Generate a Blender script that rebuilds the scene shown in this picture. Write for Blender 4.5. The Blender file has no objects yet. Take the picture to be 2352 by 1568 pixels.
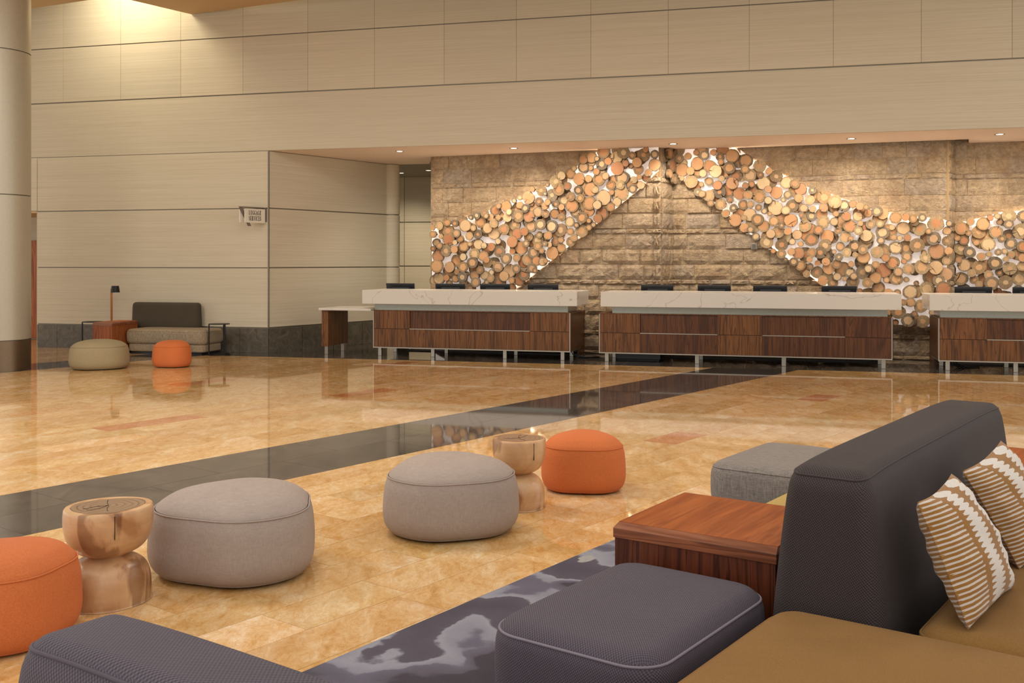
import bpy, bmesh, math, random
from mathutils import Vector, Matrix

# ------------------------------------------------------------------ camera, world, lights, exposure
SC = bpy.context.scene
COL = SC.collection
F, CX, HOR, H = 2358.0, 1176.0, 600.0, 1.58          # focal length in pixels, centre, horizon row, eye height
cam_d = bpy.data.cameras.new('camera')
cam = bpy.data.objects.new('camera', cam_d)
COL.objects.link(cam)
cam.location = (0, 0, H)
cam.rotation_euler = (math.pi / 2, 0, 0)
cam_d.sensor_width = 36
cam_d.lens = 36 * F / 2352
cam_d.shift_y = -(784 - HOR) / 2352
cam_d.clip_end = 200
SC.camera = cam
SC.view_settings.view_transform = 'Standard'
SC.view_settings.look = 'None'
SC.view_settings.gamma = 1
SC.view_settings.use_curve_mapping = False
SC.view_settings.exposure = 0.16
world = bpy.data.worlds.new('world')
SC.world = world
world.use_nodes = True
world.node_tree.nodes['Background'].inputs[0].default_value = (1.0, 0.97, 0.93, 1)
world.node_tree.nodes['Background'].inputs[1].default_value = 1.08


def area(loc, size, energy, color=(1, .94, .85), target=None, sy=None, spread=180):
    d = bpy.data.lights.new('unseen_area_lamp', 'AREA')
    d.energy, d.color, d.size, d.spread = energy, color, size, math.radians(spread)
    if sy:
        d.shape, d.size_y = 'RECTANGLE', sy
    o = bpy.data.objects.new('unseen_area_lamp', d)
    o.location = loc
    if target is not None:
        o.rotation_euler = (Vector(target) - Vector(loc)).to_track_quat('-Z', 'Y').to_euler()
    COL.objects.link(o)
    return o


def spot(loc, target, energy, angle=50, blend=.8, color=(1, .78, .5), r=.05):
    d = bpy.data.lights.new('spot_lamp', 'SPOT')
    d.energy, d.color, d.spot_size, d.spot_blend, d.shadow_soft_size = energy, color, math.radians(angle), blend, r
    o = bpy.data.objects.new('spot_lamp', d)
    o.location = loc
    o.rotation_euler = (Vector(target) - Vector(loc)).to_track_quat('-Z', 'Y').to_euler()
    COL.objects.link(o)
    return o


for lx in (-7.5, -2.5, 2.5, 7.5):  # fill lamps added out of view to brighten the hall
    for ly, le in ((8.5, 120), (12.5, 8)):
        area((lx, ly, 5.85), 1.3, le * {-7.5: 2.1, -2.5: 1.25, 2.5: .7, 7.5: .6}[lx])

# ------------------------------------------------------------------ helpers
R = math.radians


def U(x):
    return (x - CX) / F


def P(x, y, Y):
    return Vector((U(x) * Y, Y, H + (HOR - y) * Y / F))


def FL(x, y, z=0.0):
    Y = (H - z) * F / (y - HOR)
    return Vector((U(x) * Y, Y, z))


def rotz(a):
    return Matrix.Rotation(a, 4, 'Z')


class MB:
    def __init__(self):
        self.bm = bmesh.new()

    def box(self, c, s, rz=0.0, m=None):
        M = (m or Matrix.Identity(4)) @ Matrix.Translation(c) @ rotz(rz)
        vs = [self.bm.verts.new(M @ Vector((s[0] * i / 2, s[1] * j / 2, s[2] * k / 2)))
              for i in (-1, 1) for j in (-1, 1) for k in (-1, 1)]
        for f in ((0, 1, 3, 2), (4, 6, 7, 5), (0, 4, 5, 1), (2, 3, 7, 6), (0, 2, 6, 4), (1, 5, 7, 3)):
            self.bm.faces.new([vs[i] for i in f])
        return self

    def bb(self, x0, x1, y0, y1, z0, z1):
        return self.box(((x0 + x1) / 2, (y0 + y1) / 2, (z0 + z1) / 2), (x1 - x0, y1 - y0, z1 - z0))

    def bbox(self, x0, x1, y0, y1, z0, z1, b=.006):
        t = bmesh.new()
        tmp = MB.__new__(MB)
        tmp.bm = t
        tmp.bb(x0, x1, y0, y1, z0, z1)
        bmesh.ops.bevel(t, geom=list(t.edges), offset=b, segments=2, affect='EDGES', profile=.5)
        me = bpy.data.meshes.new('t')
        t.to_mesh(me)
        t.free()
        self.bm.from_mesh(me)
        bpy.data.meshes.remove(me)
        return self

    def prism(self, pts, z0, z1):
        lo = [self.bm.verts.new((p[0], p[1], z0)) for p in pts]
        hi = [self.bm.verts.new((p[0], p[1], z1)) for p in pts]
        n = len(pts)
        self.bm.faces.new(hi)
        self.bm.faces.new(lo[::-1])
        for i in range(n):
            self.bm.faces.new([lo[i], lo[(i + 1) % n], hi[(i + 1) % n], hi[i]])
        return self

    def lathe(self, prof, n=32, out=None, c=(0, 0, 0), tw=0.0):
        """prof: (rho, z) from bottom to top; out(phi, k) radius factor"""
        rings = []
        for k, (r, z) in enumerate(prof):
            if r < 1e-6:
                rings.append([self.bm.verts.new((c[0], c[1], c[2] + z))])
            else:
                ring = []
                for i in range(n):
                    a = 2 * math.pi * i / n
                    f = out(a, k / (len(prof) - 1)) if out else 1
                    ring.append(self.bm.verts.new((c[0] + r * f * math.cos(a), c[1] + r * f * math.sin(a), c[2] + z)))
                rings.append(ring)
        for a, b in zip(rings, rings[1:]):
            for i in range(n):
                j = (i + 1) % n
                if len(a) == 1 and len(b) == 1:
                    continue
                if len(a) == 1:
                    self.bm.faces.new([a[0], b[j], b[i]])
                elif len(b) == 1:
                    self.bm.faces.new([a[i], a[j], b[0]])
                else:
                    self.bm.faces.new([a[i], a[j], b[j], b[i]])
        return self

    def cyl(self, c, r, z0, z1, n=20):
        return self.lathe([(0, z0), (r, z0), (r, z1), (0, z1)], n, None, (c[0], c[1], 0))

    def tube(self, pts, r, n=8, closed=False):
        pts = [Vector(p) for p in pts]
        N = len(pts)
        rings = []
        up = Vector((0, 0, 1))
        for i, p in enumerate(pts):
            if closed:
                d = pts[(i + 1) % N] - pts[i - 1]
            else:
                d = pts[min(i + 1, N - 1)] - pts[max(i - 1, 0)]
            d.normalize()
            a = d.cross(up)
            if a.length < 1e-3:
                a = d.cross(Vector((1, 0, 0)))
            a.normalize()
            b = a.cross(d)
            rings.append([self.bm.verts.new(p + r * (math.cos(2 * math.pi * k / n) * a + math.sin(2 * math.pi * k / n) * b))
                          for k in range(n)])
        for i in range(N if closed else N - 1):
            q = rings[(i + 1) % N]
            for k in range(n):
                self.bm.faces.new([rings[i][k], rings[i][(k + 1) % n], q[(k + 1) % n], q[k]])
        if not closed:
            self.bm.faces.new(rings[0][::-1])
            self.bm.faces.new(rings[-1])
        return self

    def rbox(self, sx, sy, sz, r, pr=.1, n=6, fn=None, side=6, seg=.07):
        """soft block on z=0 centred in x and y: plan corner radius pr, edge radius r; fn deforms points"""
        pr = max(pr, r + .002)
        base = []
        for cx, cy, a0 in ((sx / 2 - pr, sy / 2 - pr, 0), (-sx / 2 + pr, sy / 2 - pr, 90), (-sx / 2 + pr, -sy / 2 + pr, 180), (sx / 2 - pr, -sy / 2 + pr, 270)):
            for k in range(n + 1):
                a = math.radians(a0 + 90 * k / n)
                base.append((cx, cy, math.cos(a), math.sin(a)))
        full = []
        for i in range(len(base)):
            full.append(base[i])
            A, B = base[i], base[(i + 1) % len(base)]
            if A[2:] == B[2:] or (abs(A[2] - B[2]) < 1e-6 and abs(A[3] - B[3]) < 1e-6):
                m = max(1, int(math.hypot(A[0] - B[0], A[1] - B[1]) / seg))
                for k in range(1, m):
                    t = k / m
                    full.append((A[0] + (B[0] - A[0]) * t, A[1] + (B[1] - A[1]) * t, A[2], A[3]))
        prof = [(r * (1 - math.sin(math.pi / 2 * k / n)), r * (1 - math.cos(math.pi / 2 * k / n))) for k in range(n + 1)]
        rings = [(i, z) for i, z in prof]
        rings += [(0, r + (sz - 2 * r) * k / side) for k in range(1, side)]
        rings += [(i, sz - z) for i, z in prof[::-1]]
        V = []
        for ins, z in rings:
            V.append([(cx + (pr - ins) * c, cy + (pr - ins) * s_, z) for cx, cy, c, s_ in full])
        top = V[-1]
        bot = V[0]
        # keep a central line so long blocks get even quads
        def core(p, t):
            k = min(sx, sy) / 2
            qx = math.copysign(max(0, min(abs(p[0]), sx / 2 - k)), p[0])
            qy = math.copysign(max(0, min(abs(p[1]), sy / 2 - k)), p[1])
            return (p[0] + (qx - p[0]) * t, p[1] + (qy - p[1]) * t, p[2])
        for t in (.12, .3, .55, .8, 1.0):
            V.append([core(p, t) for p in top])
            V.insert(0, [core(p, t) for p in bot])
        made = [[self.bm.verts.new(fn(Vector(p)) if fn else p) for p in ring] for ring in V]
        for A, B in zip(made, made[1:]):
            for i in range(len(A)):
                j = (i + 1) % len(A)
                self.bm.faces.new([A[i], A[j], B[j], B[i]])
        bmesh.ops.remove_doubles(self.bm, verts=[v for ring in made for v in ring], dist=2e-4)
        bmesh.ops.dissolve_degenerate(self.bm, edges=list(self.bm.edges), dist=1e-5)
        return self

    def build(self, name, mat, parent=None, smooth=False, loc=None, rz=0.0, kind=None, label=None, sub=0, uv=False):
        bmesh.ops.recalc_face_normals(self.bm, faces=list(self.bm.faces))
        me = bpy.data.meshes.new(name)
        self.bm.to_mesh(me)
        self.bm.free()
        if uv:
            ul = me.uv_layers.new(name='UVMap').data
            for p in me.polygons:
                nx, ny, nz = [abs(v) for v in p.normal]
                i, j = (0, 1) if nz > .62 else ((1, 2) if nx > ny else (0, 2))
                for li in p.loop_indices:
                    co = me.vertices[me.loops[li].vertex_index].co
                    ul[li].uv = (co[i], co[j])
        if smooth:
            me.polygons.foreach_set('use_smooth', [True] * len(me.polygons))
            if smooth == 'auto':
                me.set_sharp_from_angle(angle=R(38))
        me.materials.append(mat)
        return link(name, me, parent, loc, rz, kind, label, sub)


def link(name, me, parent=None, loc=None, rz=0.0, kind=None, label=None, sub=0):
    o = bpy.data.objects.new(name, me)
    if loc is not None:
        o.location = loc
    o.rotation_euler = (0, 0, rz)
    COL.objects.link(o)
    if parent is not None:
        o.parent = parent
    if kind:
        o['kind'] = kind
    if label:
        o['label'] = label
    if sub:
        md = o.modifiers.new('sub', 'SUBSURF')
        md.levels = md.render_levels = sub
    return o


def thing(name, label, cat, loc=(0, 0, 0), rz=0.0, group=None):
    o = bpy.data.objects.new(name, None)
    o.empty_display_size = .1
    o.location = loc
    o.rotation_euler = (0, 0, rz)
    COL.objects.link(o)
    tag(o, label, cat, group)
    return o


def tag(o, label, cat, group=None):
    o['label'], o['category'] = label, cat
    if group:
        o['group'] = group
    return o


# ------------------------------------------------------------------ materials
class NT:
    def __init__(self, name):
        self.m = bpy.data.materials.new(name)
        self.m.use_nodes = True
        self.t = self.m.node_tree
        self.b = self.t.nodes['Principled BSDF']

    def n(self, kind, **kw):
        nd = self.t.nodes.new(kind)
        for k, v in kw.items():
            if k in nd.inputs:
                nd.inputs[k].default_value = v
            else:
                setattr(nd, k, v)
        return nd

    def l(self, a, b):
        self.t.links.new(a, b)
        return b.node

    def coords(self, kind='Object', scale=(1, 1, 1), rot=(0, 0, 0), rand=False):
        if kind == 'Position':
            src = self.n('ShaderNodeNewGeometry').outputs['Position']
        else:
            src = self.n('ShaderNodeTexCoord').outputs[kind]
        mp = self.n('ShaderNodeMapping')
        mp.inputs['Scale'].default_value = scale
        mp.inputs['Rotation'].default_value = rot
        if rand:
            oi = self.n('ShaderNodeObjectInfo')
            mu = self.n('ShaderNodeMath', operation='MULTIPLY')
            mu.inputs[1].default_value = 37.0
            self.l(oi.outputs['Random'], mu.inputs[0])
            self.l(mu.outputs[0], mp.inputs['Location'])
        self.l(src, mp.inputs['Vector'])
        return mp.outputs['Vector']

    def noise(self, vec, scale, detail=4, rough=.55, dist=0.0):
        nd = self.n('ShaderNodeTexNoise')
        nd.inputs['Scale'].default_value = scale
        nd.inputs['Detail'].default_value = detail
        nd.inputs['Roughness'].default_value = rough
        nd.inputs['Distortion'].default_value = dist
        self.l(vec, nd.inputs['Vector'])
        return nd.outputs['Fac']

    def ramp(self, fac, stops, interp='LINEAR'):
        nd = self.n('ShaderNodeValToRGB')
        cr = nd.color_ramp
        cr.interpolation = interp
        while len(cr.elements) < len(stops):
            cr.elements.new(.5)
        for e, (p, c) in zip(cr.elements, stops):
            e.position = p
            e.color = (c[0], c[1], c[2], 1)
        self.l(fac, nd.inputs[0])
        return nd.outputs['Color']

    def mix(self, a, b, fac=.5, mode='MIX'):
        nd = self.n('ShaderNodeMix', data_type='RGBA', blend_type=mode)
        for s, v in ((0, fac), (6, a), (7, b)):
            if isinstance(v, (int, float)):
                nd.inputs[s].default_value = v
            elif isinstance(v, tuple):
                nd.inputs[s].default_value = (*v[:3], 1)
            else:
                self.l(v, nd.inputs[s])
        return nd.outputs[2]

    def math(self, op, a, b=0.0, c=0.0):
        nd = self.n('ShaderNodeMath', operation=op)
        for i, v in enumerate((a, b, c)):
            if isinstance(v, (int, float)):
                nd.inputs[i].default_value = v
            else:
                self.l(v, nd.inputs[i])
        return nd.outputs[0]

    def bump(self, h, strength=.3, dist=.01):
        nd = self.n('ShaderNodeBump')
        nd.inputs['Strength'].default_value = strength
        nd.inputs['Distance'].default_value = dist
        self.l(h, nd.inputs['Height'])
        self.l(nd.outputs[0], self.b.inputs['Normal'])

    def out(self, col=None, rough=.5, metal=0.0, spec=.5, coat=0.0, coatr=.05, sheen=0.0):
        if col is not None:
            if isinstance(col, tuple):
                self.b.inputs['Base Color'].default_value = (*col[:3], 1)
            else:
                self.l(col, self.b.inputs['Base Color'])
        if isinstance(rough, (int, float)):
            self.b.inputs['Roughness'].default_value = rough
        else:
            self.l(rough, self.b.inputs['Roughness'])
        self.b.inputs['Metallic'].default_value = metal
        self.b.inputs['Specular IOR Level'].default_value = spec
        self.b.inputs['Coat Weight'].default_value = coat
        self.b.inputs['Coat Roughness'].default_value = coatr
        self.b.inputs['Sheen Weight'].default_value = sheen
        return self.m


def lin(h):
    h = h.lstrip('#')
    o = []
    for i in (0, 2, 4):
        c = int(h[i:i + 2], 16) / 255
        o.append(c / 12.92 if c <= .04045 else ((c + .055) / 1.055) ** 2.4)
    return tuple(o)


def dk(c, f):
    return tuple(v * f for v in c)


def plain(name, c, rough=.5, metal=0.0, spec=.5):
    n = NT(name)
    v = n.coords('Object')
    ns = n.noise(v, 30, 3)
    return n.out(n.mix(dk(c, .9), dk(c, 1.08), ns), rough, metal, spec)


def m_grasscloth():
    n = NT('woven wall covering')
    v = n.coords('Position', (.35, .35, 60))
    a = n.noise(v, 1.0, 3, .6)
    v2 = n.coords('Position', (1.4, 1.4, 170))
    b = n.noise(v2, 1.0, 2, .6)
    c = n.ramp(n.mix(a, b, .5), [(.25, lin('#bcb097')), (.5, lin('#ccc1a9')), (.75, lin('#d6ccb5'))])
    oi = n.n('ShaderNodeObjectInfo')
    tone = n.ramp(oi.outputs['Random'], [(0, (.95, .95, .95)), (1, (1.03, 1.02, 1.0))])
    c = n.mix(c, tone, 1.0, 'MULTIPLY')
    n.bump(b, .12, .002)
    return n.out(c, .62, 0, .3)


def m_stone():
    n = NT('rough sandstone')
    v = n.coords('Position', (1, 1, 1))
    big = n.noise(v, 3.0, 5, .6, .6)
    fine = n.noise(v, 16, 7, .68, .8)
    oi = n.n('ShaderNodeObjectInfo')
    tone = n.ramp(oi.outputs['Random'], [(0, lin('#a18970')), (.35, lin('#b99b78')), (.6, lin('#a8978a')), (.8, lin('#c2a37c')), (1, lin('#ae8e70'))])
    c = n.mix(tone, n.ramp(big, [(.3, lin('#9a8068')), (.55, lin('#c6b092')), (.75, lin('#a8968a'))]), .5)
    c = n.mix(c, n.ramp(fine, [(.3, (.55, .55, .55)), (.6, (1.12, 1.1, 1.06))]), .75, 'MULTIPLY')
    vs = n.coords('Position', (3, 3, 5), (.4, .5, .7))
    chip = n.noise(vs, 3.2, 6, .7, 1.6)
    n.bump(n.math('ADD', n.math('MULTIPLY', chip, 1.6), fine), .85, .05)
    return n.out(c, .9, 0, .15)


def m_marble(dark=False, attr=False):
    n = NT('slate floor stone' if dark else 'golden floor marble')
    oi = n.n('ShaderNodeObjectInfo')
    if attr:
        tone = n.n('ShaderNodeAttribute', attribute_name='tone').outputs['Color']
    else:
        tone = oi.outputs['Color']
    pos = n.n('ShaderNodeNewGeometry').outputs['Position']
    mp = n.n('ShaderNodeMapping')
    mp.inputs['Rotation'].default_value = (0, 0, R(37.7))
    mp.inputs['Scale'].default_value = (1.5, .75, 1)
    mu = n.n('ShaderNodeVectorMath', operation='SCALE')
    mu.inputs['Scale'].default_value = 9
    n.l(tone, mu.inputs[0])
    n.l(pos, mp.inputs['Vector'])
    n.l(mu.outputs[0], mp.inputs['Location'])
    v = mp.outputs['Vector']
    if dark:
        a = n.noise(v, 3, 6, .62, .8)
        c = n.ramp(a, [(.3, lin('#3f3b39')), (.55, lin('#4f4945')), (.75, lin('#5e5752'))])
        vein = n.noise(v, 5, 8, .6, 1.2)
        vv = n.ramp(n.math('ABSOLUTE', n.math('SUBTRACT', vein, .5)), [(0, (.62, .6, .58)), (.012, (1, 1, 1))])
        c = n.mix(c, vv, .8, 'MULTIPLY')
    else:
        a = n.noise(v, 3.2, 8, .66, 1.0)
        b = n.noise(v, 9, 8, .72, 1.8)
        c = n.ramp(n.mix(a, b, .42), [(.35, lin('#bd8a4a')), (.45, lin('#cfa469')), (.54, lin('#d9b685')), (.66, lin('#e5d0ae'))])
        vein = n.noise(v, 7, 9, .7, 2.4)
        vv = n.ramp(n.math('ABSOLUTE', n.math('SUBTRACT', vein, .48)), [(0, (.80, .66, .46)), (.02, (1, 1, 1))])
        c = n.mix(c, vv, .8, 'MULTIPLY')
    t2 = n.mix((1, 1, 1), tone, 1.0)
    c = n.mix(c, t2, 1.0, 'MULTIPLY')
    fine = n.noise(v, 40, 2)
    r = n.ramp(fine, [(.3, (.025, .025, .025)), (.7, (.055, .055, .055))])
    return n.out(c, r, 0, .4 if dark else .62)


def m_wood(name, cols, vertical=True, gloss=.3, scale=1.0, axis=None, coat=.08, rings=9.0, spec=.28):
    n = NT(name)
    sc = {'x': (.5, 7, 7), 'y': (7, .5, 7), 'z': (8, 8, .42)}[axis or ('z' if vertical else 'x')]
    v = n.coords('Object', tuple(s * scale for s in sc), (0, 0, 0), True)
    a = n.noise(v, 1.0, 4, .55, .6)
    w = n.math('PINGPONG', n.math('MULTIPLY', a, rings), 1.0)
    g = n.noise(n.coords('Object', tuple(s * scale * 7 for s in sc), (0, 0, 0), True), 1, 3)
    c = n.ramp(w, [(0, cols[0]), (.35, cols[1]), (.8, cols[2]), (1, cols[0])])
    c = n.mix(c, n.ramp(g, [(.35, (.72, .7, .68)), (.6, (1.05, 1.05, 1.05))]), .7, 'MULTIPLY')
    n.bump(g, .05, .002)
    return n.out(c, gloss, 0, spec, coat, .2)


def m_fabric(name, c0, c1, freq=0, bump=.35, rough=.85, weave=None, sheen=.03):
    """felt and linen by noise; freq > 0 gives a dotted three dimensional weave"""
    n = NT(name)
    tc = n.n('ShaderNodeTexCoord').outputs['Object']
    ns = n.noise(tc, 170, 3, .7)
    soft = n.noise(tc, 4, 3)
    if freq:
        sp = n.n('ShaderNodeSeparateXYZ')
        n.l(n.n('ShaderNodeTexCoord').outputs['UV'], sp.inputs[0])
        x, y, z = sp.outputs
        a = n.math('SINE', n.math('MULTIPLY', n.math('ADD', x, n.math('MULTIPLY', y, .8)), freq))
        b = n.math('SINE', n.math('MULTIPLY', n.math('SUBTRACT', n.math('MULTIPLY', x, .8), y), freq))
        h = n.math('ADD', n.math('MULTIPLY', n.math('ADD', n.math('MULTIPLY', a, .6), n.math('MULTIPLY', b, .4)), .5), .5)
        fac = n.math('ADD', n.math('MULTIPLY', h, .8), n.math('MULTIPLY', ns, .2))
        hb = h
    elif weave:
        w1 = n.noise(n.coords('Object', weave[0]), 1, 4, .7)
        w2 = n.noise(n.coords('Object', weave[1]), 1, 4, .7)
        fac = n.ramp(n.math('ADD', n.math('MULTIPLY', w1, .6), n.math('MULTIPLY', w2, .4)), [(.34, (0, 0, 0)), (.66, (1, 1, 1))])
        hb = n.math('ADD', w1, ns)
    else:
        fac = n.ramp(ns, [(.3, (0, 0, 0)), (.7, (1, 1, 1))])
        hb = ns
    c = n.mix(c0, c1, fac)
    c = n.mix(c, n.ramp(soft, [(.3, (.95, .95, .95)), (.7, (1.04, 1.04, 1.04))]), 1.0, 'MULTIPLY')
    n.bump(hb, bump, .003)
    return n.out(c, rough, 0, .2, 0, .1, sheen)


def m_quartz():
    n = NT('veined white quartz')
    v = n.coords('Position', (1, 1, 1.2), (0.3, .6, .4))
    a = n.noise(v, .8, 4, .5, 1.2)
    d = n.math('ABSOLUTE', n.math('SUBTRACT', a, .5))
    c = n.ramp(d, [(0, lin('#aaa194')), (.003, lin('#cdc5b8')), (.012, lin('#d3ccc0'))])
    return n.out(c, .22, 0, .5)


def m_slice():
    n = NT('log end grain')
    tc = n.n('ShaderNodeTexCoord').outputs['Object']
    oi = n.n('ShaderNodeObjectInfo')
    rnd = oi.outputs['Random']
    sp = n.n('ShaderNodeSeparateXYZ')
    n.l(tc, sp.inputs[0])
    cb = n.n('ShaderNodeCombineXYZ')
    n.l(sp.outputs[0], cb.inputs[0])
    n.l(sp.outputs[2], cb.inputs[1])
    ln = n.n('ShaderNodeVectorMath', operation='LENGTH')
    n.l(cb.outputs[0], ln.inputs[0])
    wob = n.noise(n.coords('Object', (2, 0, 2), (0, 0, 0), True), 1.2, 3)
    r = n.math('ADD', ln.outputs['Value'], n.math('MULTIPLY', n.math('SUBTRACT', wob, .5), .3))
    at = n.math('ARCTAN2', sp.outputs[0], sp.outputs[2])
    rays = n.noise(n.comb(n.math('MULTIPLY', at, 7.0), n.math('MULTIPLY', rnd, 50), n.math('MULTIPLY', r, .8)) if hasattr(n, 'comb') else tc, 1.4, 3)
    ring = n.math('SINE', n.math('MULTIPLY', r, 60))
    inner = n.ramp(n.math('FRACT', n.math('MULTIPLY', rnd, 7.31)), [(0, lin('#b57f58')), (.25, lin('#c2986f')), (.5, lin('#a97252')), (.7, lin('#c8ae88')), (1, lin('#b88a62'))])
    outer = n.ramp(n.math('FRACT', n.math('MULTIPLY', rnd, 3.77)), [(0, lin('#6e6152')), (.2, lin('#a3845f')), (.45, lin('#756a5d')), (.6, lin('#a9906f')), (.8, lin('#7a654f')), (1, lin('#b19974'))])
    split = n.math('ADD', .3, n.math('MULTIPLY', n.math('FRACT', n.math('MULTIPLY', rnd, 13.7)), .62))
    s = n.n('ShaderNodeMapRange', interpolation_type='SMOOTHSTEP')
    n.l(r, s.inputs[0])
    n.l(n.math('SUBTRACT', split, .025), s.inputs[1])
    n.l(n.math('ADD', split, .025), s.inputs[2])
    c = n.mix(inner, outer, s.outputs[0])
    c = n.mix(c, n.ramp(ring, [(0, (.9, .89, .88)), (1, (1.03, 1.03, 1.03))]), .7, 'MULTIPLY')
    c = n.mix(c, n.ramp(rays, [(.38, (.62, .6, .58)), (.58, (1.08, 1.08, 1.08))]), n.math('ADD', .25, n.math('MULTIPLY', s.outputs[0], .5)), 'MULTIPLY')
    bark = n.ramp(ln.outputs['Value'], [(.955, (1, 1, 1)), (.985, (.42, .34, .27))])
    c = n.mix(c, bark, 1.0, 'MULTIPLY')
    return n.out(c, .8, 0, .12)


def _comb(self, a, b, c):
    nd = self.n('ShaderNodeCombineXYZ')
    for i, v in enumerate((a, b, c)):
        if isinstance(v, (int, float)):
            nd.inputs[i].default_value = v
        else:
            self.l(v, nd.inputs[i])
    return nd.outputs[0]


NT.comb = _comb


def m_rug():
    n = NT('abstract grey rug pile')
    tc = n.coords('Object', (1, 1, 1), (0, 0, .35))
    warp = n.n('ShaderNodeTexNoise')
    warp.inputs['Scale'].default_value = 2.2
    warp.inputs['Detail'].default_value = 5
    n.l(tc, warp.inputs['Vector'])
    mx = n.mix(tc, warp.outputs['Color'], .32)
    a = n.noise(mx, 2.6, 2, .4)
    c = n.ramp(a, [(.0, lin('#3b363b')), (.41, lin('#4a444b')), (.43, lin('#5d5861')), (.49, lin('#686370')), (.505, lin('#84828b')), (.56, lin('#908f97')), (.575, lin('#5a545d')), (.7, lin('#514b54'))])
    b = n.noise(n.coords('Object', (1, .45, 1), (0, 0, -.35)), 1.5, 4, .5, .6)
    line = n.ramp(n.math('ABSOLUTE', n.math('SUBTRACT', b, .45)), [(0, (1, 1, 1)), (.009, (1, 1, 1)), (.016, (0, 0, 0))])
    c = n.mix(c, lin('#9c9994'), line)
    pile = n.noise(n.coords('Object'), 260, 2, .7)
    c = n.mix(c, n.ramp(pile, [(.3, (.85, .85, .85)), (.7, (1.1, 1.1, 1.1))]), .6, 'MULTIPLY')
    n.bump(pile, .5, .004)
    return n.out(c, .95, 0, .1)


def m_ikat():
    n = NT('ikat pillow fabric')
    uv = n.n('ShaderNodeTexCoord').outputs['UV']
    sp = n.n('ShaderNodeSeparateXYZ')
    n.l(uv, sp.inputs[0])
    u, v = sp.outputs[0], sp.outputs[1]
    jag = n.noise(n.comb(0.0, n.math('MULTIPLY', v, 21.0), 0.0), 1.0, 1)
    sq = n.math('PINGPONG', n.math('MULTIPLY', v, 21.0), .5)          # teeth
    tooth = n.math('SMOOTH_MIN', n.math('MULTIPLY', sq, 3.0), 1.0, .1)
    fr = n.math('FRACT', n.math('ADD', n.math('MULTIPLY', u, 2.78), .332))
    dist = n.math('ABSOLUTE', n.math('SUBTRACT', fr, .5))
    edge = n.noise(n.comb(n.math('MULTIPLY', u, 8.0), n.math('MULTIPLY', v, 150.0), 0.0), 1.0, 2)
    w = n.math('ADD', n.math('ADD', .05, n.math('MULTIPLY', tooth, .22)), n.math('ADD', n.math('MULTIPLY', jag, .08), n.math('MULTIPLY', edge, .08)))
    mask = n.math('MULTIPLY', n.math('LESS_THAN', dist, w), n.math('GREATER_THAN', u, .26))
    bw = n.math('ADD', .055, n.math('ADD', n.math('MULTIPLY', jag, .07), n.math('MULTIPLY', edge, .05)))
    bars = n.math('MULTIPLY', n.math('GREATER_THAN', n.math('PINGPONG', n.math('MULTIPLY', v, 26.0), .5), n.math('ADD', .16, n.math('MULTIPLY', edge, .26))),
                  n.math('LESS_THAN', n.math('ABSOLUTE', n.math('SUBTRACT', u, .115)), bw))
    mask = n.math('MAXIMUM', mask, n.math('MULTIPLY', bars, .8))
    thread = n.noise(n.comb(n.math('MULTIPLY', u, 30.0), n.math('MULTIPLY', v, 300.0), 0.0), 1.0, 2)
    c = n.mix(lin('#93662f'), lin('#d2c8bd'), mask)
    c = n.mix(c, n.ramp(thread, [(.3, (.8, .8, .8)), (.7, (1.08, 1.08, 1.08))]), .7, 'MULTIPLY')
    n.bump(thread, .25, .002)
    return n.out(c, .85, 0, .2, 0, .1, .2)


def emit(name, c, s):
    n = NT(name)
    n.b.inputs['Base Color'].default_value = (*c, 1)
    n.b.inputs['Emission Color'].default_value = (*c, 1)
    n.b.inputs['Emission Strength'].default_value = s
    return n.m


def m_stool(name, top=False):
    n = NT(name)
    v = n.coords('Object', (2.2, 2.2, 1.2), (0, 0, 0), True)
    a = n.noise(v, 2.2, 4, .5, 1.5)
    b = n.noise(n.coords('Object', (5, 5, 22), (.1, .1, 0), True), 1.6, 4, .6, .5)
    c = n.ramp(a, [(.32, lin('#a8764b')), (.45, lin('#c4966a')), (.6, lin('#cfa67a'))])
    heart = n.ramp(n.noise(v, 1.5, 5, .5, .8), [(.57, (1, 1, 1)), (.61, (.48, .40, .35))])
    c = n.mix(c, heart, .85, 'MULTIPLY')
    c = n.mix(c, n.ramp(b, [(.3, (.86, .84, .82)), (.65, (1.05, 1.05, 1.05))]), .6, 'MULTIPLY')
    return n.out(c, .34, 0, .4, .25, .25)


def m_heart():
    n = NT('dark heartwood rings')
    tc = n.n('ShaderNodeTexCoord').outputs['Object']
    sp = n.n('ShaderNodeSeparateXYZ')
    n.l(tc, sp.inputs[0])
    ln = n.n('ShaderNodeVectorMath', operation='LENGTH')
    n.l(n.comb(sp.outputs[0], sp.outputs[1], 0.0), ln.inputs[0])
    wob = n.noise(tc, 9, 3)
    r = n.math('ADD', ln.outputs['Value'], n.math('MULTIPLY', wob, .05))
    c = n.ramp(n.math('FRACT', n.math('MULTIPLY', r, 32.0)), [(0, lin('#5f4633')), (.3, lin('#8a6a50')), (.85, lin('#94745a')), (1, lin('#5f4633'))])
    return n.out(c, .3, 0, .4, .25, .2)


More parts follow.
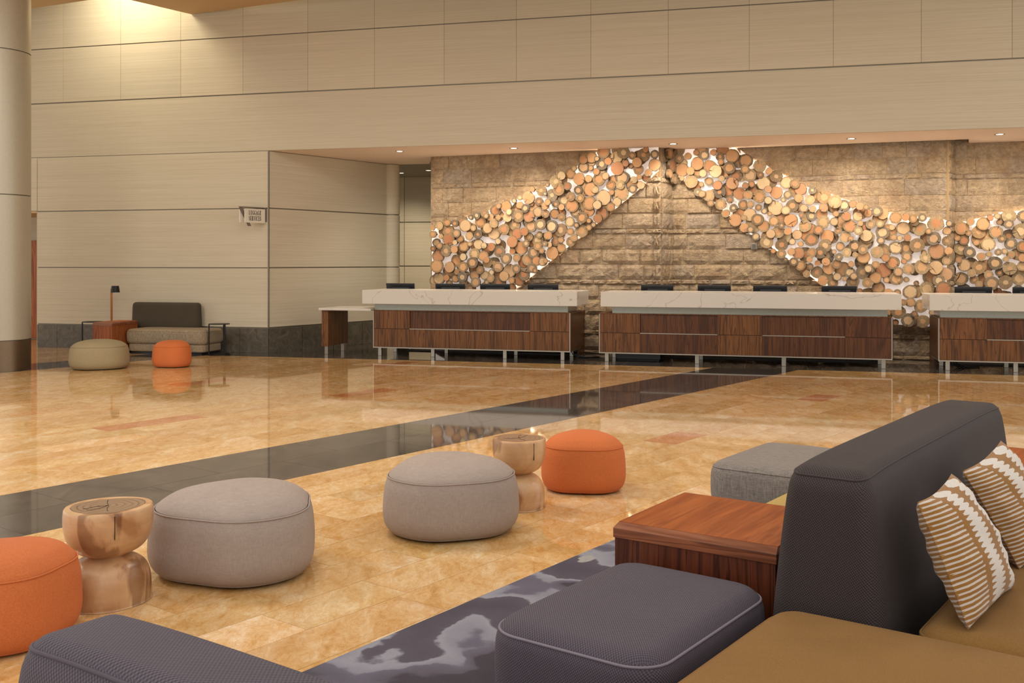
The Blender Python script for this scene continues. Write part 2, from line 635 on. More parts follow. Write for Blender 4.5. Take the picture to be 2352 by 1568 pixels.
M = {}
M['wall'] = m_grasscloth()
M['stone'] = m_stone()
M['gold'] = m_marble()
M['gold_far'] = m_marble(attr=True)
M['slate'] = m_marble(True)
M['slate_far'] = m_marble(True, True)
M['grout'] = plain('floor grout', lin('#b9a58a'), .6)
M['mortar'] = plain('wall mortar', lin('#a88d6a'), .95, 0, .1)
M['joint'] = plain('dark reveal joint', lin('#7d7566'), .45, .3)
M['trimmetal'] = plain('brushed trim metal', lin('#8d857a'), .35, .9)
M['soffit'] = plain('painted soffit', lin('#f0dccb'), .8, 0, .2)
M['ceil'] = plain('painted ceiling', lin('#c6a87e'), .8, 0, .2)
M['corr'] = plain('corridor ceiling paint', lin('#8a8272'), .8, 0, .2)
M['plinth'] = None
M['walnut'] = m_wood('desk walnut veneer', (lin('#4b2d14'), lin('#6f4522'), lin('#7f522b')), gloss=.38)
M['walnut2'] = m_wood('desk walnut veneer dark', (lin('#402311'), lin('#593318'), lin('#653d20')), gloss=.38)
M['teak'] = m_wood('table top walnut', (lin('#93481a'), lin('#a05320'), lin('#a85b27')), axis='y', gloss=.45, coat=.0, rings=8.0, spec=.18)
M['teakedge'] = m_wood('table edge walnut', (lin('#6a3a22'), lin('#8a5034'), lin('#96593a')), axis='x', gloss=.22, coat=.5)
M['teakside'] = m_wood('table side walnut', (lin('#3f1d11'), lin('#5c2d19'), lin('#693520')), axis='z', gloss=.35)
M['teakchamfer'] = m_wood('chamfer walnut with painted sheen', (lin('#7c4a36'), lin('#8f5b44'), lin('#9a664e')), axis='x', gloss=.2, coat=.8)  # lighter, pinker wood colour: the bevel's reflection is painted in
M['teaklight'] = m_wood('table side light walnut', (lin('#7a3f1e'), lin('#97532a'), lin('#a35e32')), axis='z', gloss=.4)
M['quartz'] = m_quartz()
M['steel'] = plain('brushed steel', lin('#a59c8e'), .32, .85)
M['glass'] = plain('frosted glass band', lin('#a3a598'), .2, .25)
M['black'] = plain('black plastic', lin('#1b1b1d'), .4)
M['blackmetal'] = plain('black metal', lin('#171514'), .45, .3)
M['screen'] = plain('dark monitor back', lin('#24272b'), .3)
M['column'] = plain('champagne column paint', lin('#b4ad9a'), .36, .3)
M['columnbase'] = plain('bronze column base', lin('#7d6c58'), .3, .85)
M['slice'] = m_slice()
M['board'] = emit('backlit white backing board', lin('#f3e4da'), .36)
M['led'] = emit('warm led strip', (1.0, .80, .52), 13)
M['lamp'] = emit('downlight lens', (1.0, .9, .74), 6)
WV = ((260, 260, 26), (26, 26, 260))
M['beige'] = m_fabric('beige linen', lin('#94857a'), lin('#ab9b90'), weave=WV, bump=.2)
M['taupe'] = m_fabric('taupe linen', lin('#908061'), lin('#a39472'), weave=WV, bump=.15)
M['orange'] = m_fabric('orange felt', lin('#bb6232'), lin('#cb7443'), bump=.15)
M['charcoal'] = m_fabric('charcoal dotted weave', lin('#1d1817'), lin('#524745'), 720, .5, .7)
M['purple'] = m_fabric('grey dotted weave', lin('#2f2a30'), lin('#6a606a'), 720, .5, .7)
M['tan'] = m_fabric('tan wool felt', lin('#7d5a2d'), lin('#8b6535'), bump=.15)
M['mustard'] = m_fabric('mustard felt', lin('#a98d4e'), lin('#bb9f60'), bump=.15)
M['tweed'] = m_fabric('grey tweed', lin('#5d554f'), lin('#a0968d'), weave=((300, 300, 16), (26, 200, 200)), bump=.4)
M['tweed2'] = m_fabric('brown tweed', lin('#75644e'), lin('#b0a086'), weave=((90, 90, 14), (20, 90, 90)), bump=.4)
M['olive'] = m_fabric('dark olive fabric', lin('#453d31'), lin('#51493a'), bump=.1)
M['ikat'] = m_ikat()
M['pipe'] = plain('grey piping cord', lin('#7b727c'), .7)
M['rug'] = m_rug()
M['stool'] = m_stool('carved suar wood')
M['heart'] = m_heart()
M['crack'] = plain('dark crack', lin('#2c1d13'), .9)
M['copper'] = plain('copper pole', lin('#a3683c'), .3, .8)
M['door'] = m_wood('reddish door veneer', (lin('#8a4a20'), lin('#a95e2c'), lin('#b56a34')), gloss=.4)
M['whitesign'] = plain('white sign face', lin('#e4dccb'), .5)
M['ink'] = plain('black lettering', lin('#15120f'), .6)
M['greymetal'] = plain('grey sign metal', lin('#7d756a'), .45, .4)
M['mat'] = plain('grey floor mat', lin('#6a6460'), .7)
M['darkfloor'] = plain('dark service floor', lin('#4a3d33'), .35)


def m_plinth():
    n = NT('dark limestone plinth')
    v = n.coords('Position')
    a = n.noise(v, 7, 7, .65, 1.5)
    c = n.ramp(a, [(.3, lin('#4c463c')), (.5, lin('#5d564a')), (.68, lin('#70685a'))])
    return n.out(c, .35, 0, .4)


M['plinth'] = m_plinth()

# ------------------------------------------------------------------ wall frames


class Wall:
    """A vertical plane: s runs to the right along e, n points into the hall."""

    def __init__(self, x, y, deg):
        self.o = Vector((x, y, 0))
        self.e = Vector((math.cos(R(deg)), math.sin(R(deg)), 0))
        self.nn = Vector((self.e.y, -self.e.x, 0))
        self.rz = R(deg)

    def pt(self, s, z, n=0.0):
        return self.o + self.e * s + self.nn * n + Vector((0, 0, z))

    def sz(self, x, y, n=0.0):
        d = Vector((U(x), 1, (HOR - y) / F))
        Y = (self.o.dot(self.nn) + n) / (d.x * self.nn.x + d.y * self.nn.y)
        p = Vector((d.x * Y, Y, H + d.z * Y))
        return (p - self.o).dot(self.e), p.z

    def box(self, name, mat, parent, s0, s1, z0, z1, n0, n1, bev=0.0, **kw):
        mb = MB()
        a, b, c = (s1 - s0) / 2, (n1 - n0) / 2, (z1 - z0) / 2
        if bev:
            mb.bbox(-a, a, -b, b, -c, c, bev)
        else:
            mb.bb(-a, a, -b, b, -c, c)
        return mb.build(name, mat, parent, loc=self.pt((s0 + s1) / 2, (z0 + z1) / 2, (n0 + n1) / 2), rz=self.rz, **kw)


MAIN = Wall(-4.196, 17.70, -14.9)          # big cream wall and the fascia above the desks
SIDE = Wall(-4.196, 17.70, 54.8)           # return wall going back at the desks
BANDS = [.43, 1.467, 2.496, 3.49, 4.48, 5.48, 6.48, 7.48]


def structure(name, mb, mat, **kw):
    return mb.build(name, mat, kind='structure', **kw)


# ------------------------------------------------------------------ floor
TH = R(37.7)
EA = Vector((math.sin(TH), math.cos(TH)))
EP = Vector((-math.cos(TH), math.sin(TH)))


def ap(a, p):
    return EA * a + EP * p


BL0, BL1 = Vector((-5.30, 17.33)), Vector((7.09, 14.22))
BN = Vector((BL1.y - BL0.y, -(BL1.x - BL0.x))).normalized()      # points towards the camera side


def clip(poly, nrm, c):
    out = []
    for i in range(len(poly)):
        a, b = poly[i], poly[(i + 1) % len(poly)]
        da, db = a.dot(nrm) - c, b.dot(nrm) - c
        if da >= 0:
            out.append(a)
        if (da >= 0) != (db >= 0):
            out.append(a + (b - a) * (da / (da - db)))
    return out


def px(p):
    return CX + F * p.x / p.y, HOR + F * H / p.y


def parea(poly):
    q = [px(p) for p in poly]
    return abs(sum(q[i][0] * q[(i + 1) % len(q)][1] - q[(i + 1) % len(q)][0] * q[i][1] for i in range(len(q)))) / 2


def inside_poly(poly, x, y):
    r = False
    for i in range(len(poly)):
        a, b = poly[i], poly[i - 1]
        if (a.y > y) != (b.y > y) and x < (b.x - a.x) * (y - a.y) / (b.y - a.y) + a.x:
            r = not r
    return r


def in_view(poly, mx=500):
    if min(p.y for p in poly) < 2.4:
        return False
    q = [px(p) for p in poly]
    return max(a for a, b in q) > -mx and min(a for a, b in q) < 2352 + mx and min(b for a, b in q) < 1900


def shrink(poly, d):
    c = sum(poly, Vector((0, 0))) / len(poly)
    out = []
    n = len(poly)
    for i in range(n):
        a, b, cc = poly[i - 1], poly[i], poly[(i + 1) % n]
        e1, e2 = (b - a).normalized(), (cc - b).normalized()
        v = e2 - e1
        if v.length < 1e-4:
            v = c - b
        v.normalize()
        s = abs(e1.cross(v)) if hasattr(e1, 'cross') else .7
        out.append(b + v * d / max(.4, s))
    return out


rnd = random.Random(7)
tiles = []                                   # (polygon, tone, dark)
cB = BL0.dot(BN)
RW = .3064
B1, B2, B3, B4 = 5.84, 6.97, 14.63, 15.58     # dark bands in the grid


def gold_rows(p0, p1, clipping):
    p = p0
    while p < p1 - 1e-6:
        q = min(p + RW, p1)
        a = -6 + rnd.random()
        while a < 26:
            L = rnd.choice((.62, .78, .92, .92, 1.1))
            poly = [ap(a, p), ap(a + L, p), ap(a + L, q), ap(a, q)]
            a += L
            if clipping:
                poly = clip(poly, BN, cB + .001)
            else:
                poly = clip(poly, MAIN.nn.to_2d(), MAIN.o.dot(MAIN.nn) - 2.2)
            if len(poly) < 3 or min(v.y for v in poly) < 2.4 or not in_view(poly):
                continue
            k = rnd.random()
            if k < .2:
                t = (1.06 + .05 * rnd.random(), 1.08, 1.12)
            elif k < .45:
                t = (.9 + .06 * rnd.random(), .85 + .04 * rnd.random(), .76 + .04 * rnd.random())
            else:
                g = .93 + .12 * rnd.random()
                t = (g, g * .985, g * (.92 + .08 * rnd.random()))
            tiles.append((poly, t, False))
        p = q


gold_rows(B1 - RW * 40, B1, True)
gold_rows(B2, B3, True)
gold_rows(B4, B4 + RW * 20, False)
for (p0, p1, off, cl) in ((B1, (B1 + B2) / 2, 5.31, 1), ((B1 + B2) / 2, B2, 4.73, 1), (B3, B4, 4.0, 1)):
    for k in range(-10, 20):
        a = off + 1.17 * k
        poly = clip([ap(a, p0), ap(a + 1.17, p0), ap(a + 1.17, p1), ap(a, p1)], BN, cB + .001)
        if len(poly) > 2 and min(v.y for v in poly) > 2.4 and in_view(poly):
            g = .85 + .3 * rnd.random()
            tiles.append((poly, (g, g * .98, g * (.94 + .06 * rnd.random())), True))
# dark border in front of the desks and the wall, laid parallel to the wall
bd = (BL1 - BL0).normalized()
for row in range(5):
    for k in range(-2, 18):
        s0, n0 = k * .9 + (row % 2) * .45, row * .6
        poly = [BL0 + bd * a - BN * b for a, b in ((s0, n0), (s0 + .9, n0), (s0 + .9, n0 + .6), (s0, n0 + .6))]
        poly = clip(poly, -EP, -B4)
        if len(poly) > 2 and in_view(poly):
            g = .8 + .3 * rnd.random()
            tiles.append((poly, (g, g * .97, g * .92), True))

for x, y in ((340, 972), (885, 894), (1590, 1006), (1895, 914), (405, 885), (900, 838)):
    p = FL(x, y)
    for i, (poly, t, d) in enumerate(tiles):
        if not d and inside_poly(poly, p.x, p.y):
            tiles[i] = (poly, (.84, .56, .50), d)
floor = structure('floor', MB().prism([(-16, -4), (14, -4), (14, 27), (-16, 27)], -.05, -.0015), M['grout'])
tiles.sort(key=lambda t: -parea(t[0]))
GAP = .0016
for poly, tone, dark in tiles[:295]:
    poly = shrink(poly, GAP)
    c = sum(poly, Vector((0, 0))) / len(poly)
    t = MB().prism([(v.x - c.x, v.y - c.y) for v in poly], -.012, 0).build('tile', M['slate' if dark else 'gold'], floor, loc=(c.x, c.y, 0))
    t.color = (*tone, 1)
far_bm = {False: bmesh.new(), True: bmesh.new()}
for d, bm in far_bm.items():
    lay = bm.loops.layers.float_color.new('tone')
    for poly, tone, dark in tiles[295:]:
        if dark != d:
            continue
        poly = shrink(poly, GAP)
        lo = [bm.verts.new((v.x, v.y, -.012)) for v in poly]
        hi = [bm.verts.new((v.x, v.y, 0)) for v in poly]
        fs = [bm.faces.new(hi)]
        for i in range(len(poly)):
            fs.append(bm.faces.new([lo[i], lo[(i + 1) % len(poly)], hi[(i + 1) % len(poly)], hi[i]]))
        for f in fs:
            for lp in f.loops:
                lp[lay] = (*tone, 1)
    bmesh.ops.recalc_face_normals(bm, faces=list(bm.faces))
    me = bpy.data.meshes.new('tiles')
    bm.to_mesh(me)
    bm.free()
    me.materials.append(M['slate_far' if d else 'gold_far'])
    link('slate_tiles' if d else 'marble_tiles', me, floor, kind='stuff')

# ------------------------------------------------------------------ cream walls
sL = MAIN.sz(86, 700)[0]
wall_left = structure('wall_left', MB().box(((sL - 0) / 2, .098, 1.75), (-sL, .16, 3.5)), M['joint'], loc=MAIN.o, rz=MAIN.rz)
fascia = structure('wall_fascia', MB().box(((-8 + 17) / 2, .098, 5.55), (25, .16, 4.1)), M['joint'], loc=MAIN.o, rz=MAIN.rz)
for z0, z1 in zip(BANDS[:3], BANDS[1:4]):
    MAIN.box('panel', M['wall'], wall_left, sL, -.012, z0 + .009, z1 - .009, -.04, 0, .003).parent = wall_left
VX = [-140, 10, 145, 277, 415, 558, 707, 860, 1020, 1186, 1357, 1535, 1721, 1914, 2116, 2325]
VS = [MAIN.sz(x, 150)[0] for x in VX]
VS = [VS[0] - 1.15] + VS + [VS[-1] + 1.15 * i for i in range(1, 5)]
for z0, z1 in ((4.48, 5.48), (5.48, 6.48), (6.48, 7.48)):
    for a, b in zip(VS, VS[1:]):
        MAIN.box('panel', M['wall'], fascia, a + .002, b - .002, z0 + .009, z1 - .009, -.04, 0, .002)
MAIN.box('panel', M['wall'], fascia, VS[0], VS[-1], 3.49, 4.468, -.04, 0, .003)
MAIN.box('panel', M['wall'], fascia, VS[0], sL - .01, 2.508, 3.478, -.04, 0, .003)     # over the opening at the left
MAIN.box('soffit_panel', M['ceil'], fascia, VS[0], sL, 2.47, 2.5, -1.6, 0)
# un-parent-transform: children were placed in world space
for w in (wall_left, fascia):
    for c in w.children:
        c.matrix_parent_inverse = Matrix.Translation(w.location).to_4x4() @ rotz(w.rotation_euler.z)
        c.matrix_parent_inverse.invert()

SB = 3.05                                   # length of the return wall
wall_side = structure('wall_side', MB().box((SB / 2, .098, 1.75), (SB, .16, 3.48)), M['joint'], loc=SIDE.o, rz=SIDE.rz)


def parent_keep(c, w):
    c.parent = w
    m = Matrix.Translation(w.location) @ rotz(w.rotation_euler.z)
    c.matrix_parent_inverse = m.inverted()


for z0, z1 in zip(BANDS[:3], BANDS[1:4]):
    parent_keep(SIDE.box('panel', M['wall'], None, .012, SB, z0 + .012, z1 - .008, -.04, 0, .003), wall_side)
structure('trim_corner', MB().box((0, 0, 1.96), (.022, .022, 3.06)), M['trimmetal'], loc=MAIN.pt(0, 0, .004), rz=MAIN.rz)
# stone plinth
base_l = structure('baseboard_left', MB().box((sL / 2, .1, .2), (-sL, .1, .4)), M['joint'], loc=MAIN.o, rz=MAIN.rz)
e = [0, -.55]
while e[-1] > sL + .3:
    e.append(e[-1] - .93)
e[-1] = sL
for b, a in zip(e, e[1:]):
    parent_keep(MAIN.box('stone_slab', M['plinth'], None, a + .003, b - .003, 0, .417, -.08, .012, .002), base_l)
base_s = structure('baseboard_side', MB().box((SB / 2, .1, .2), (SB, .1, .4)), M['joint'], loc=SIDE.o, rz=SIDE.rz)
for k in range(4):
    parent_keep(SIDE.box('stone_slab', M['plinth'], None, k * .77 + .012, min(SB, k * .77 + .765), 0, .417, -.08, .012, .002), base_s)

# round cream column at the end of the return wall, corridor wall behind
colc = SIDE.pt(SB + .12, 0, -.02)
crv = structure('column_inner', MB().cyl((0, 0), .15, 0, 3.5, 32), M['joint'], smooth='auto', loc=colc)
for z0, z1 in zip([0] + BANDS[1:3], BANDS[1:4]):
    MB().cyl((0, 0), .165, z0 + .01, z1 - .01, 40).build('drum', M['wall'], crv, smooth='auto')
CORR = Wall(-3.2, 24.2, -8)
wall_corr = structure('wall_corridor', MB().box((2.5, .098, 1.8), (9, .16, 3.7)), M['joint'], loc=CORR.o, rz=CORR.rz)
for z0, z1 in zip([0] + BANDS[1:3], BANDS[1:4]):
    for a, b in ((-2, .68), (.68, 2.2), (2.2, 4)):
        parent_keep(CORR.box('panel', M['wall'], None, a + .006, b - .006, z0 + .012, z1 + (.15 if z1 == 3.49 else 0) - .012, -.04, 0, .003), wall_corr)

# opening at the far left: passage wall with a veneered door
PASS = Wall(-9.6, 20.9, -14.9)
wall_pass = structure('wall_passage', MB().box((-3, .1, 1.6), (13, .2, 3.2)), M['wall'], loc=PASS.o, rz=PASS.rz)
dr = structure('door_1', MB().bbox(-.5, .5, -.06, 0, 0.02, 2.0, .004), M['door'], loc=PASS.pt(-.15, 0, .0), rz=PASS.rz)
MB().bb(-.42, -.40, -.12, -.06, .95, 1.15).build('door_handle', M['steel'], dr)
structure('wall_jamb', MB().box((0, .9, 1.25), (.06, 1.8, 2.5)), M['wall'], loc=MAIN.pt(sL, 0, -.02), rz=MAIN.rz)

# ------------------------------------------------------------------ ceilings
ZC = 5.93


def onz(x, y, z):
    Y = (z - H) * F / (HOR - y)
    return Vector((U(x) * Y, Y))


c0, c1, c2 = onz(440, 33, ZC), onz(690, 0, ZC), onz(300, 0, ZC)
d1 = (c1 - c0).normalized()
d2 = (c2 - c0).normalized()
structure('ceiling', MB().prism([c0, c0 + d1 * 16, Vector((14, 5.5)), c0 + d2 * 9], ZC, ZC + .18), M['ceil'])
e0, e1 = onz(73, 19.3, ZC), onz(205, 0, ZC)
de = (e1 - e0).normalized()
g2 = e0 + de * 2.1
structure('ceiling_side', MB().prism([e0 - de * 6, g2, g2 + d2 * 9, Vector((-18, 5.5)), Vector((-18, 19))], ZC, ZC + .18), M['ceil'])
structure('ceiling_upper', MB().prism([(-18, 5.5), (14, 5.5), (14, 22), (-18, 22)], 7.5, 7.6), M['ceil'])
SZ = 3.49
sof = [MAIN.pt(0.02, 0, -.03).to_2d(), MAIN.pt(15.5, 0, -.03).to_2d(), Vector((11.5, 15.55)), onz(2352, 327, SZ), onz(2225, 331, SZ), onz(2225, 319.5, SZ), onz(2165, 322, SZ),
       onz(1545, 345, SZ), onz(1515, 338.5, SZ), onz(992, 363, SZ), onz(985, 375, SZ) + Vector((0, .1)), SIDE.pt(SB + .1, 0, -.1).to_2d(), SIDE.pt(.1, 0, -.15).to_2d()]
soffit = structure('ceiling_soffit', MB().prism(sof, SZ, SZ + .12), M['soffit'])
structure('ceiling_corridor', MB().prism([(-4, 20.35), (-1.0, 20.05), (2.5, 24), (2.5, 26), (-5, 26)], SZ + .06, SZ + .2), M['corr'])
structure('light_block_alcove', MB().prism([(-4.2, 18.05), (12, 13.75), (13, 26), (-4.2, 26)], 4.3, 4.4), M['corr'])  # unseen slab added above the soffit to stop light leaking in

# ------------------------------------------------------------------ stone walls
ST1 = Wall(2.48, 17.30, -21.0)             # ends at its right edge, s <= 0
RET1 = Wall(2.48, 17.30, 53.4)
ST2 = Wall(2.77, 17.69, -18.0)
s2e = ST2.sz(2174, 600)[0]
p2 = ST2.pt(s2e, 0)
RET2 = Wall(p2.x, p2.y, 55)
p3 = RET2.pt(.42, 0)
ST3 = Wall(p3.x, p3.y, -18.0)
sr = random.Random(11)
protos = []
for k in range(10):
    mb = MB()
    nx, nz = 7, 5
    rr = random.Random(k)
    g = []
    for i in range(nx):
        row = []
        for j in range(nz):
            x, z = -1 + 2 * i / (nx - 1), -1 + 2 * j / (nz - 1)
            ed = max(abs(x) ** 10, abs(z) ** 8)
            d = -.5 - (.2 + .26 * rr.random()) * (1 - ed) + ed * .05 * rr.random()
            edge = i in (0, nx - 1) or j in (0, nz - 1)
            jx = 0 if edge else rr.uniform(-.1, .1)
            row.append(mb.bm.verts.new((x * .5 + (rr.uniform(-.004, .004) if edge else jx * .5), d, z * .5 + (rr.uniform(-.012, .012) if edge else 0))))
        g.append(row)
    bk = {}
    for i in range(nx - 1):
        for j in range(nz - 1):
            mb.bm.faces.new([g[i][j], g[i + 1][j], g[i + 1][j + 1], g[i][j + 1]])
    rim = [g[i][0] for i in range(nx)] + [g[nx - 1][j] for j in range(1, nz)] + [g[i][nz - 1] for i in range(nx - 2, -1, -1)] + [g[0][j] for j in range(nz - 2, 0, -1)]
    back = [mb.bm.verts.new((v.co.x, .5, v.co.z)) for v in rim]
    for i in range(len(rim)):
        mb.bm.faces.new([rim[i], back[i], back[(i + 1) % len(rim)], rim[(i + 1) % len(rim)]])
    bmesh.ops.recalc_face_normals(mb.bm, faces=list(mb.bm.faces))
    me = bpy.data.meshes.new('stone')
    mb.bm.to_mesh(me)
    mb.bm.free()
    me.materials.append(M['stone'])
    protos.append(me)


def courses(z0=-.45, z1=4.1):
    z, out = z0, []
    while z < z1:
        out.append((z, z + .088, True))
        z += .088
        for k in range(3):
            out.append((z, z + .2573, False))
            z += .2573
    return [(max(0, a), min(z1, b), t) for a, b, t in out if b > .03 and a < z1]


def inside(poly, x, y):
    r = False
    for i in range(len(poly)):
        (x0, y0), (x1, y1) = poly[i], poly[i - 1]
        if (y0 > y) != (y1 > y) and x < (x1 - x0) * (y - y0) / (y1 - y0) + x0:
            r = not r
    return r


def stone_wall(name, W, s0, s1, hide=None, line=None, zmax=4.1):
    w = structure(name, MB().bb(s0, s1, -.036, .3, 0, zmax), M['mortar'], loc=W.o, rz=W.rz)
    if line:
        (lx0, lz0), (lx1, lz1) = line
        tri = [(lx0, lz0), (lx1, lz1)]
        tri += [(lx1, .0), (lx0, 0)] if lz1 > lz0 else [(lx1, .0), (lx0, .0)]
        mb = MB()
        a = [mb.bm.verts.new((max(s0, min(s1, x)), -.093, z)) for x, z in tri]
        b = [mb.bm.verts.new((v.co.x, -.02, v.co.z)) for v in a]
        mb.bm.faces.new(a)
        mb.bm.faces.new(b[::-1])
        for i in range(4):
            mb.bm.faces.new([a[i], a[(i + 1) % 4], b[(i + 1) % 4], b[i]])
        mb.build('mortar_bed', M['mortar'], w)
    for z0, z1, thin in courses(0.41 - .088 - .86, zmax):
        s = s0
        first = True
        while s < s1 - .01:
            L = sr.uniform(.2, .34) if thin else sr.uniform(.36, .66)
            if first:
                L *= sr.uniform(.35, 1)
                first = False
            t = min(s + L, s1)
            if s1 - t < .12:
                t = s1
            mid = ((s + t) / 2, (z0 + z1) / 2)
            side = None
            if line and line[0][0] - .05 < mid[0] < line[1][0] + .3:
                (lx0, lz0), (lx1, lz1) = line
                cr = [Vector((a, b)) for a, b in ((s, z0), (t, z0), (t, z1), (s, z1))]
                ln_n = Vector((lz1 - lz0, -(lx1 - lx0))).normalized()
                if ln_n.y > 0:
                    ln_n = -ln_n
                lc = Vector((lx0, lz0)).dot(ln_n)
                dd = [v.dot(ln_n) - lc for v in cr]
                side = 'below' if min(dd) >= 0 else ('cut' if max(dd) > .03 else None)
            if side == 'cut':
                q = clip(cr, ln_n, lc)
                if len(q) > 2:
                    c = sum(q, Vector((0, 0))) / len(q)
                    q2 = shrink(q, .003)
                    q3 = [v + (c - v) * min(.45, .035 / max(.03, (v - c).length)) for v in q2]
                    mb = MB()
                    rk = [mb.bm.verts.new((v.x - c.x, 0, v.y - c.y)) for v in q2]
                    rf = [mb.bm.verts.new((v.x - c.x, -.095 - .015 * sr.random(), v.y - c.y)) for v in q2]
                    rg = [mb.bm.verts.new((v.x - c.x, -.118 - .025 * sr.random(), v.y - c.y)) for v in q3]
                    ce = mb.bm.verts.new((0, -.128 - .02 * sr.random(), 0))
                    for A, B in ((rk, rf), (rf, rg)):
                        for i in range(len(q)):
                            j = (i + 1) % len(q)
                            mb.bm.faces.new([A[i], A[j], B[j], B[i]])
                    for i in range(len(q)):
                        mb.bm.faces.new([rg[i], rg[(i + 1) % len(q)], ce])
                    mb.build('stone', M['stone'], w, loc=(c.x, 0, c.y))
            elif side == 'below':
                o = bpy.data.objects.new('stone', sr.choice(protos))
                o.location = (mid[0], -.055, mid[1])
                o.scale = (t - s - .006, .09 + .02 * sr.random(), z1 - z0 - .006)
                COL.objects.link(o)
                o.parent = w
            elif not (hide and all(inside(hide, a, b) for a in (s - .1, t + .1) for b in (z0 - .06, z1 + .06))):
                o = bpy.data.objects.new('stone', sr.choice(protos))
                o.location = (mid[0], -.02, mid[1])
                o.scale = (t - s - .006, .05 + .02 * sr.random(), z1 - z0 - .006)
                COL.objects.link(o)
                o.parent = w
            s = t
    return w


def poly_on(W, pts, n=.11):
    return [W.sz(x, y, n) for x, y in pts]


def c1p(pts):
    return [(980 + a / 3.92, 320 + b / 3.92) for a, b in pts]


def c2p(pts):
    return [(1500 + a / 3.92, 320 + b / 3.92) for a, b in pts]


def c3p(pts):
    return [(1900 + a / 2.703, 300 + b / 2.703) for a, b in pts]


up1 = c1p([(45, 790), (200, 755), (310, 715), (440, 680), (560, 640), (680, 580), (850, 525), (960, 465), (1090, 410), (1140, 355), (1260, 310), (1330, 270), (1400, 185), (1520, 120), (1600, 60)])
lo1 = c1p([(2085, 285), (1960, 410), (1830, 520), (1640, 690), (1460, 830), (1260, 1000), (1030, 1170), (880, 1290), (790, 1360)])
mur1 = poly_on(ST1, up1 + [(1511, 325)] + lo1 + [(1110, 730), (992, 790)])
up2 = c2p([(720, 40), (790, 135), (890, 175), (1010, 225), (1080, 275), (1170, 315), (1310, 385), (1390, 430), (1470, 455), (1600, 490), (1700, 530), (1850, 580), (1950, 615)]) + \
    c3p([(180, 455), (260, 485), (380, 505), (470, 530), (600, 535), (720, 550), (745, 560)])
lo2 = c2p([(175, 290), (290, 390), (370, 470), (500, 580), (610, 640), (690, 730), (790, 815), (890, 890), (960, 955), (1090, 1010), (1200, 1090), (1290, 1160), (1350, 1215), (1480, 1300), (1560, 1330)])[::-1]
mur2 = poly_on(ST2, [(1543, 325)] + up2 + [(2174, 752), (2060, 745), (1960, 700)] + lo2)
up3 = c3p([(785, 575), (870, 560), (940, 545), (1000, 530), (1080, 505), (1170, 500), (1222, 495)])
mur3 = poly_on(ST3, up3 + [(2600, 440), (2600, 760), (2189, 752)])
sw1 = ST1.sz(992, 600)[0]
structure('wall_end', MB().bb(sw1 - .02, sw1, .0, 3.0, 0, 3.6), M['wall'], loc=ST1.o, rz=ST1.rz)
ln1 = poly_on(ST1, c1p([(700, 1432), (2113, 285)]))
ln2 = poly_on(ST2, c2p([(60, 205), (1640, 1392)]))
wb1 = stone_wall('wall_back_1', ST1, sw1, 0, mur1, ln1)
for z0, z1, thin in courses(0.41 - .088 - .86, 3.02):          # corner stones at the end of the first wall
    if z1 - z0 > .05:
        o = bpy.data.objects.new('stone', sr.choice(protos))
        o.location = (-.01, -.04, (z0 + z1) / 2)
        o.scale = (.12 + .03 * sr.random(), .15, z1 - z0 - .006)
        COL.objects.link(o)
        o.parent = wb1
stone_wall('wall_return_1', RET1, 0, .49)
stone_wall('wall_back_2', ST2, 0, s2e, mur2, ln2)
stone_wall('wall_return_2', RET2, 0, .42)
stone_wall('wall_back_3', ST3, 0, 4.2, mur3)

# ------------------------------------------------------------------ log slice murals
slice_protos = []
for k in range(14):
    rr = random.Random(100 + k)
    bm = bmesh.new()
    n = 26
    crack = k % 2 == 0
    cw, cd = rr.uniform(.05, .10), rr.uniform(.35, .8)
    ph = [rr.uniform(0, 6.28) for _ in range(4)]
    outl = []
    for i in range(n):
        a = 2 * math.pi * (i + .5) / n
        r = .965 + .03 * math.sin(2 * a + ph[0]) + .025 * math.sin(3 * a + ph[1]) + .012 * math.sin(7 * a + ph[2])
        outl.append((r * math.cos(a), r * math.sin(a)))
    if crack:
        outl = outl + [(.97, -cw), (1 - cd, 0), (.97, cw)]
    def ring(s, y):
        return [bm.verts.new((x * s if not (crack and i >= n and s < 1) else x, y, z * s)) for i, (x, z) in enumerate(outl)]
    f0, f1, b0 = ring(.97, -.5), ring(1, -.42), ring(1, .5)
    bm.faces.new(f0)
    bm.faces.new(b0[::-1])
    m = len(outl)
    for A, B in ((f0, f1), (f1, b0)):
        for i in range(m):
            bm.faces.new([A[i], A[(i + 1) % m], B[(i + 1) % m], B[i]])
    bmesh.ops.triangulate(bm, faces=[f for f in bm.faces if len(f.verts) > 4])
    bmesh.ops.recalc_face_normals(bm, faces=list(bm.faces))
    me = bpy.data.meshes.new('log_slice')
    bm.to_mesh(me)
    bm.free()
    me.materials.append(M['slice'])
    slice_protos.append(me)
me_peg = MB().lathe([(0, 0), (1, 0), (1, 1), (0, 1)], 6)
lr = random.Random(5)


def seg_dist(poly, x, y):
    best = 9
    for i in range(len(poly)):
        ax, ay = poly[i - 1]
        bx, by = poly[i]
        dx, dy = bx - ax, by - ay
        t = max(0, min(1, ((x - ax) * dx + (y - ay) * dy) / (dx * dx + dy * dy + 1e-9)))
        best = min(best, math.hypot(x - ax - t * dx, y - ay - t * dy))
    return best


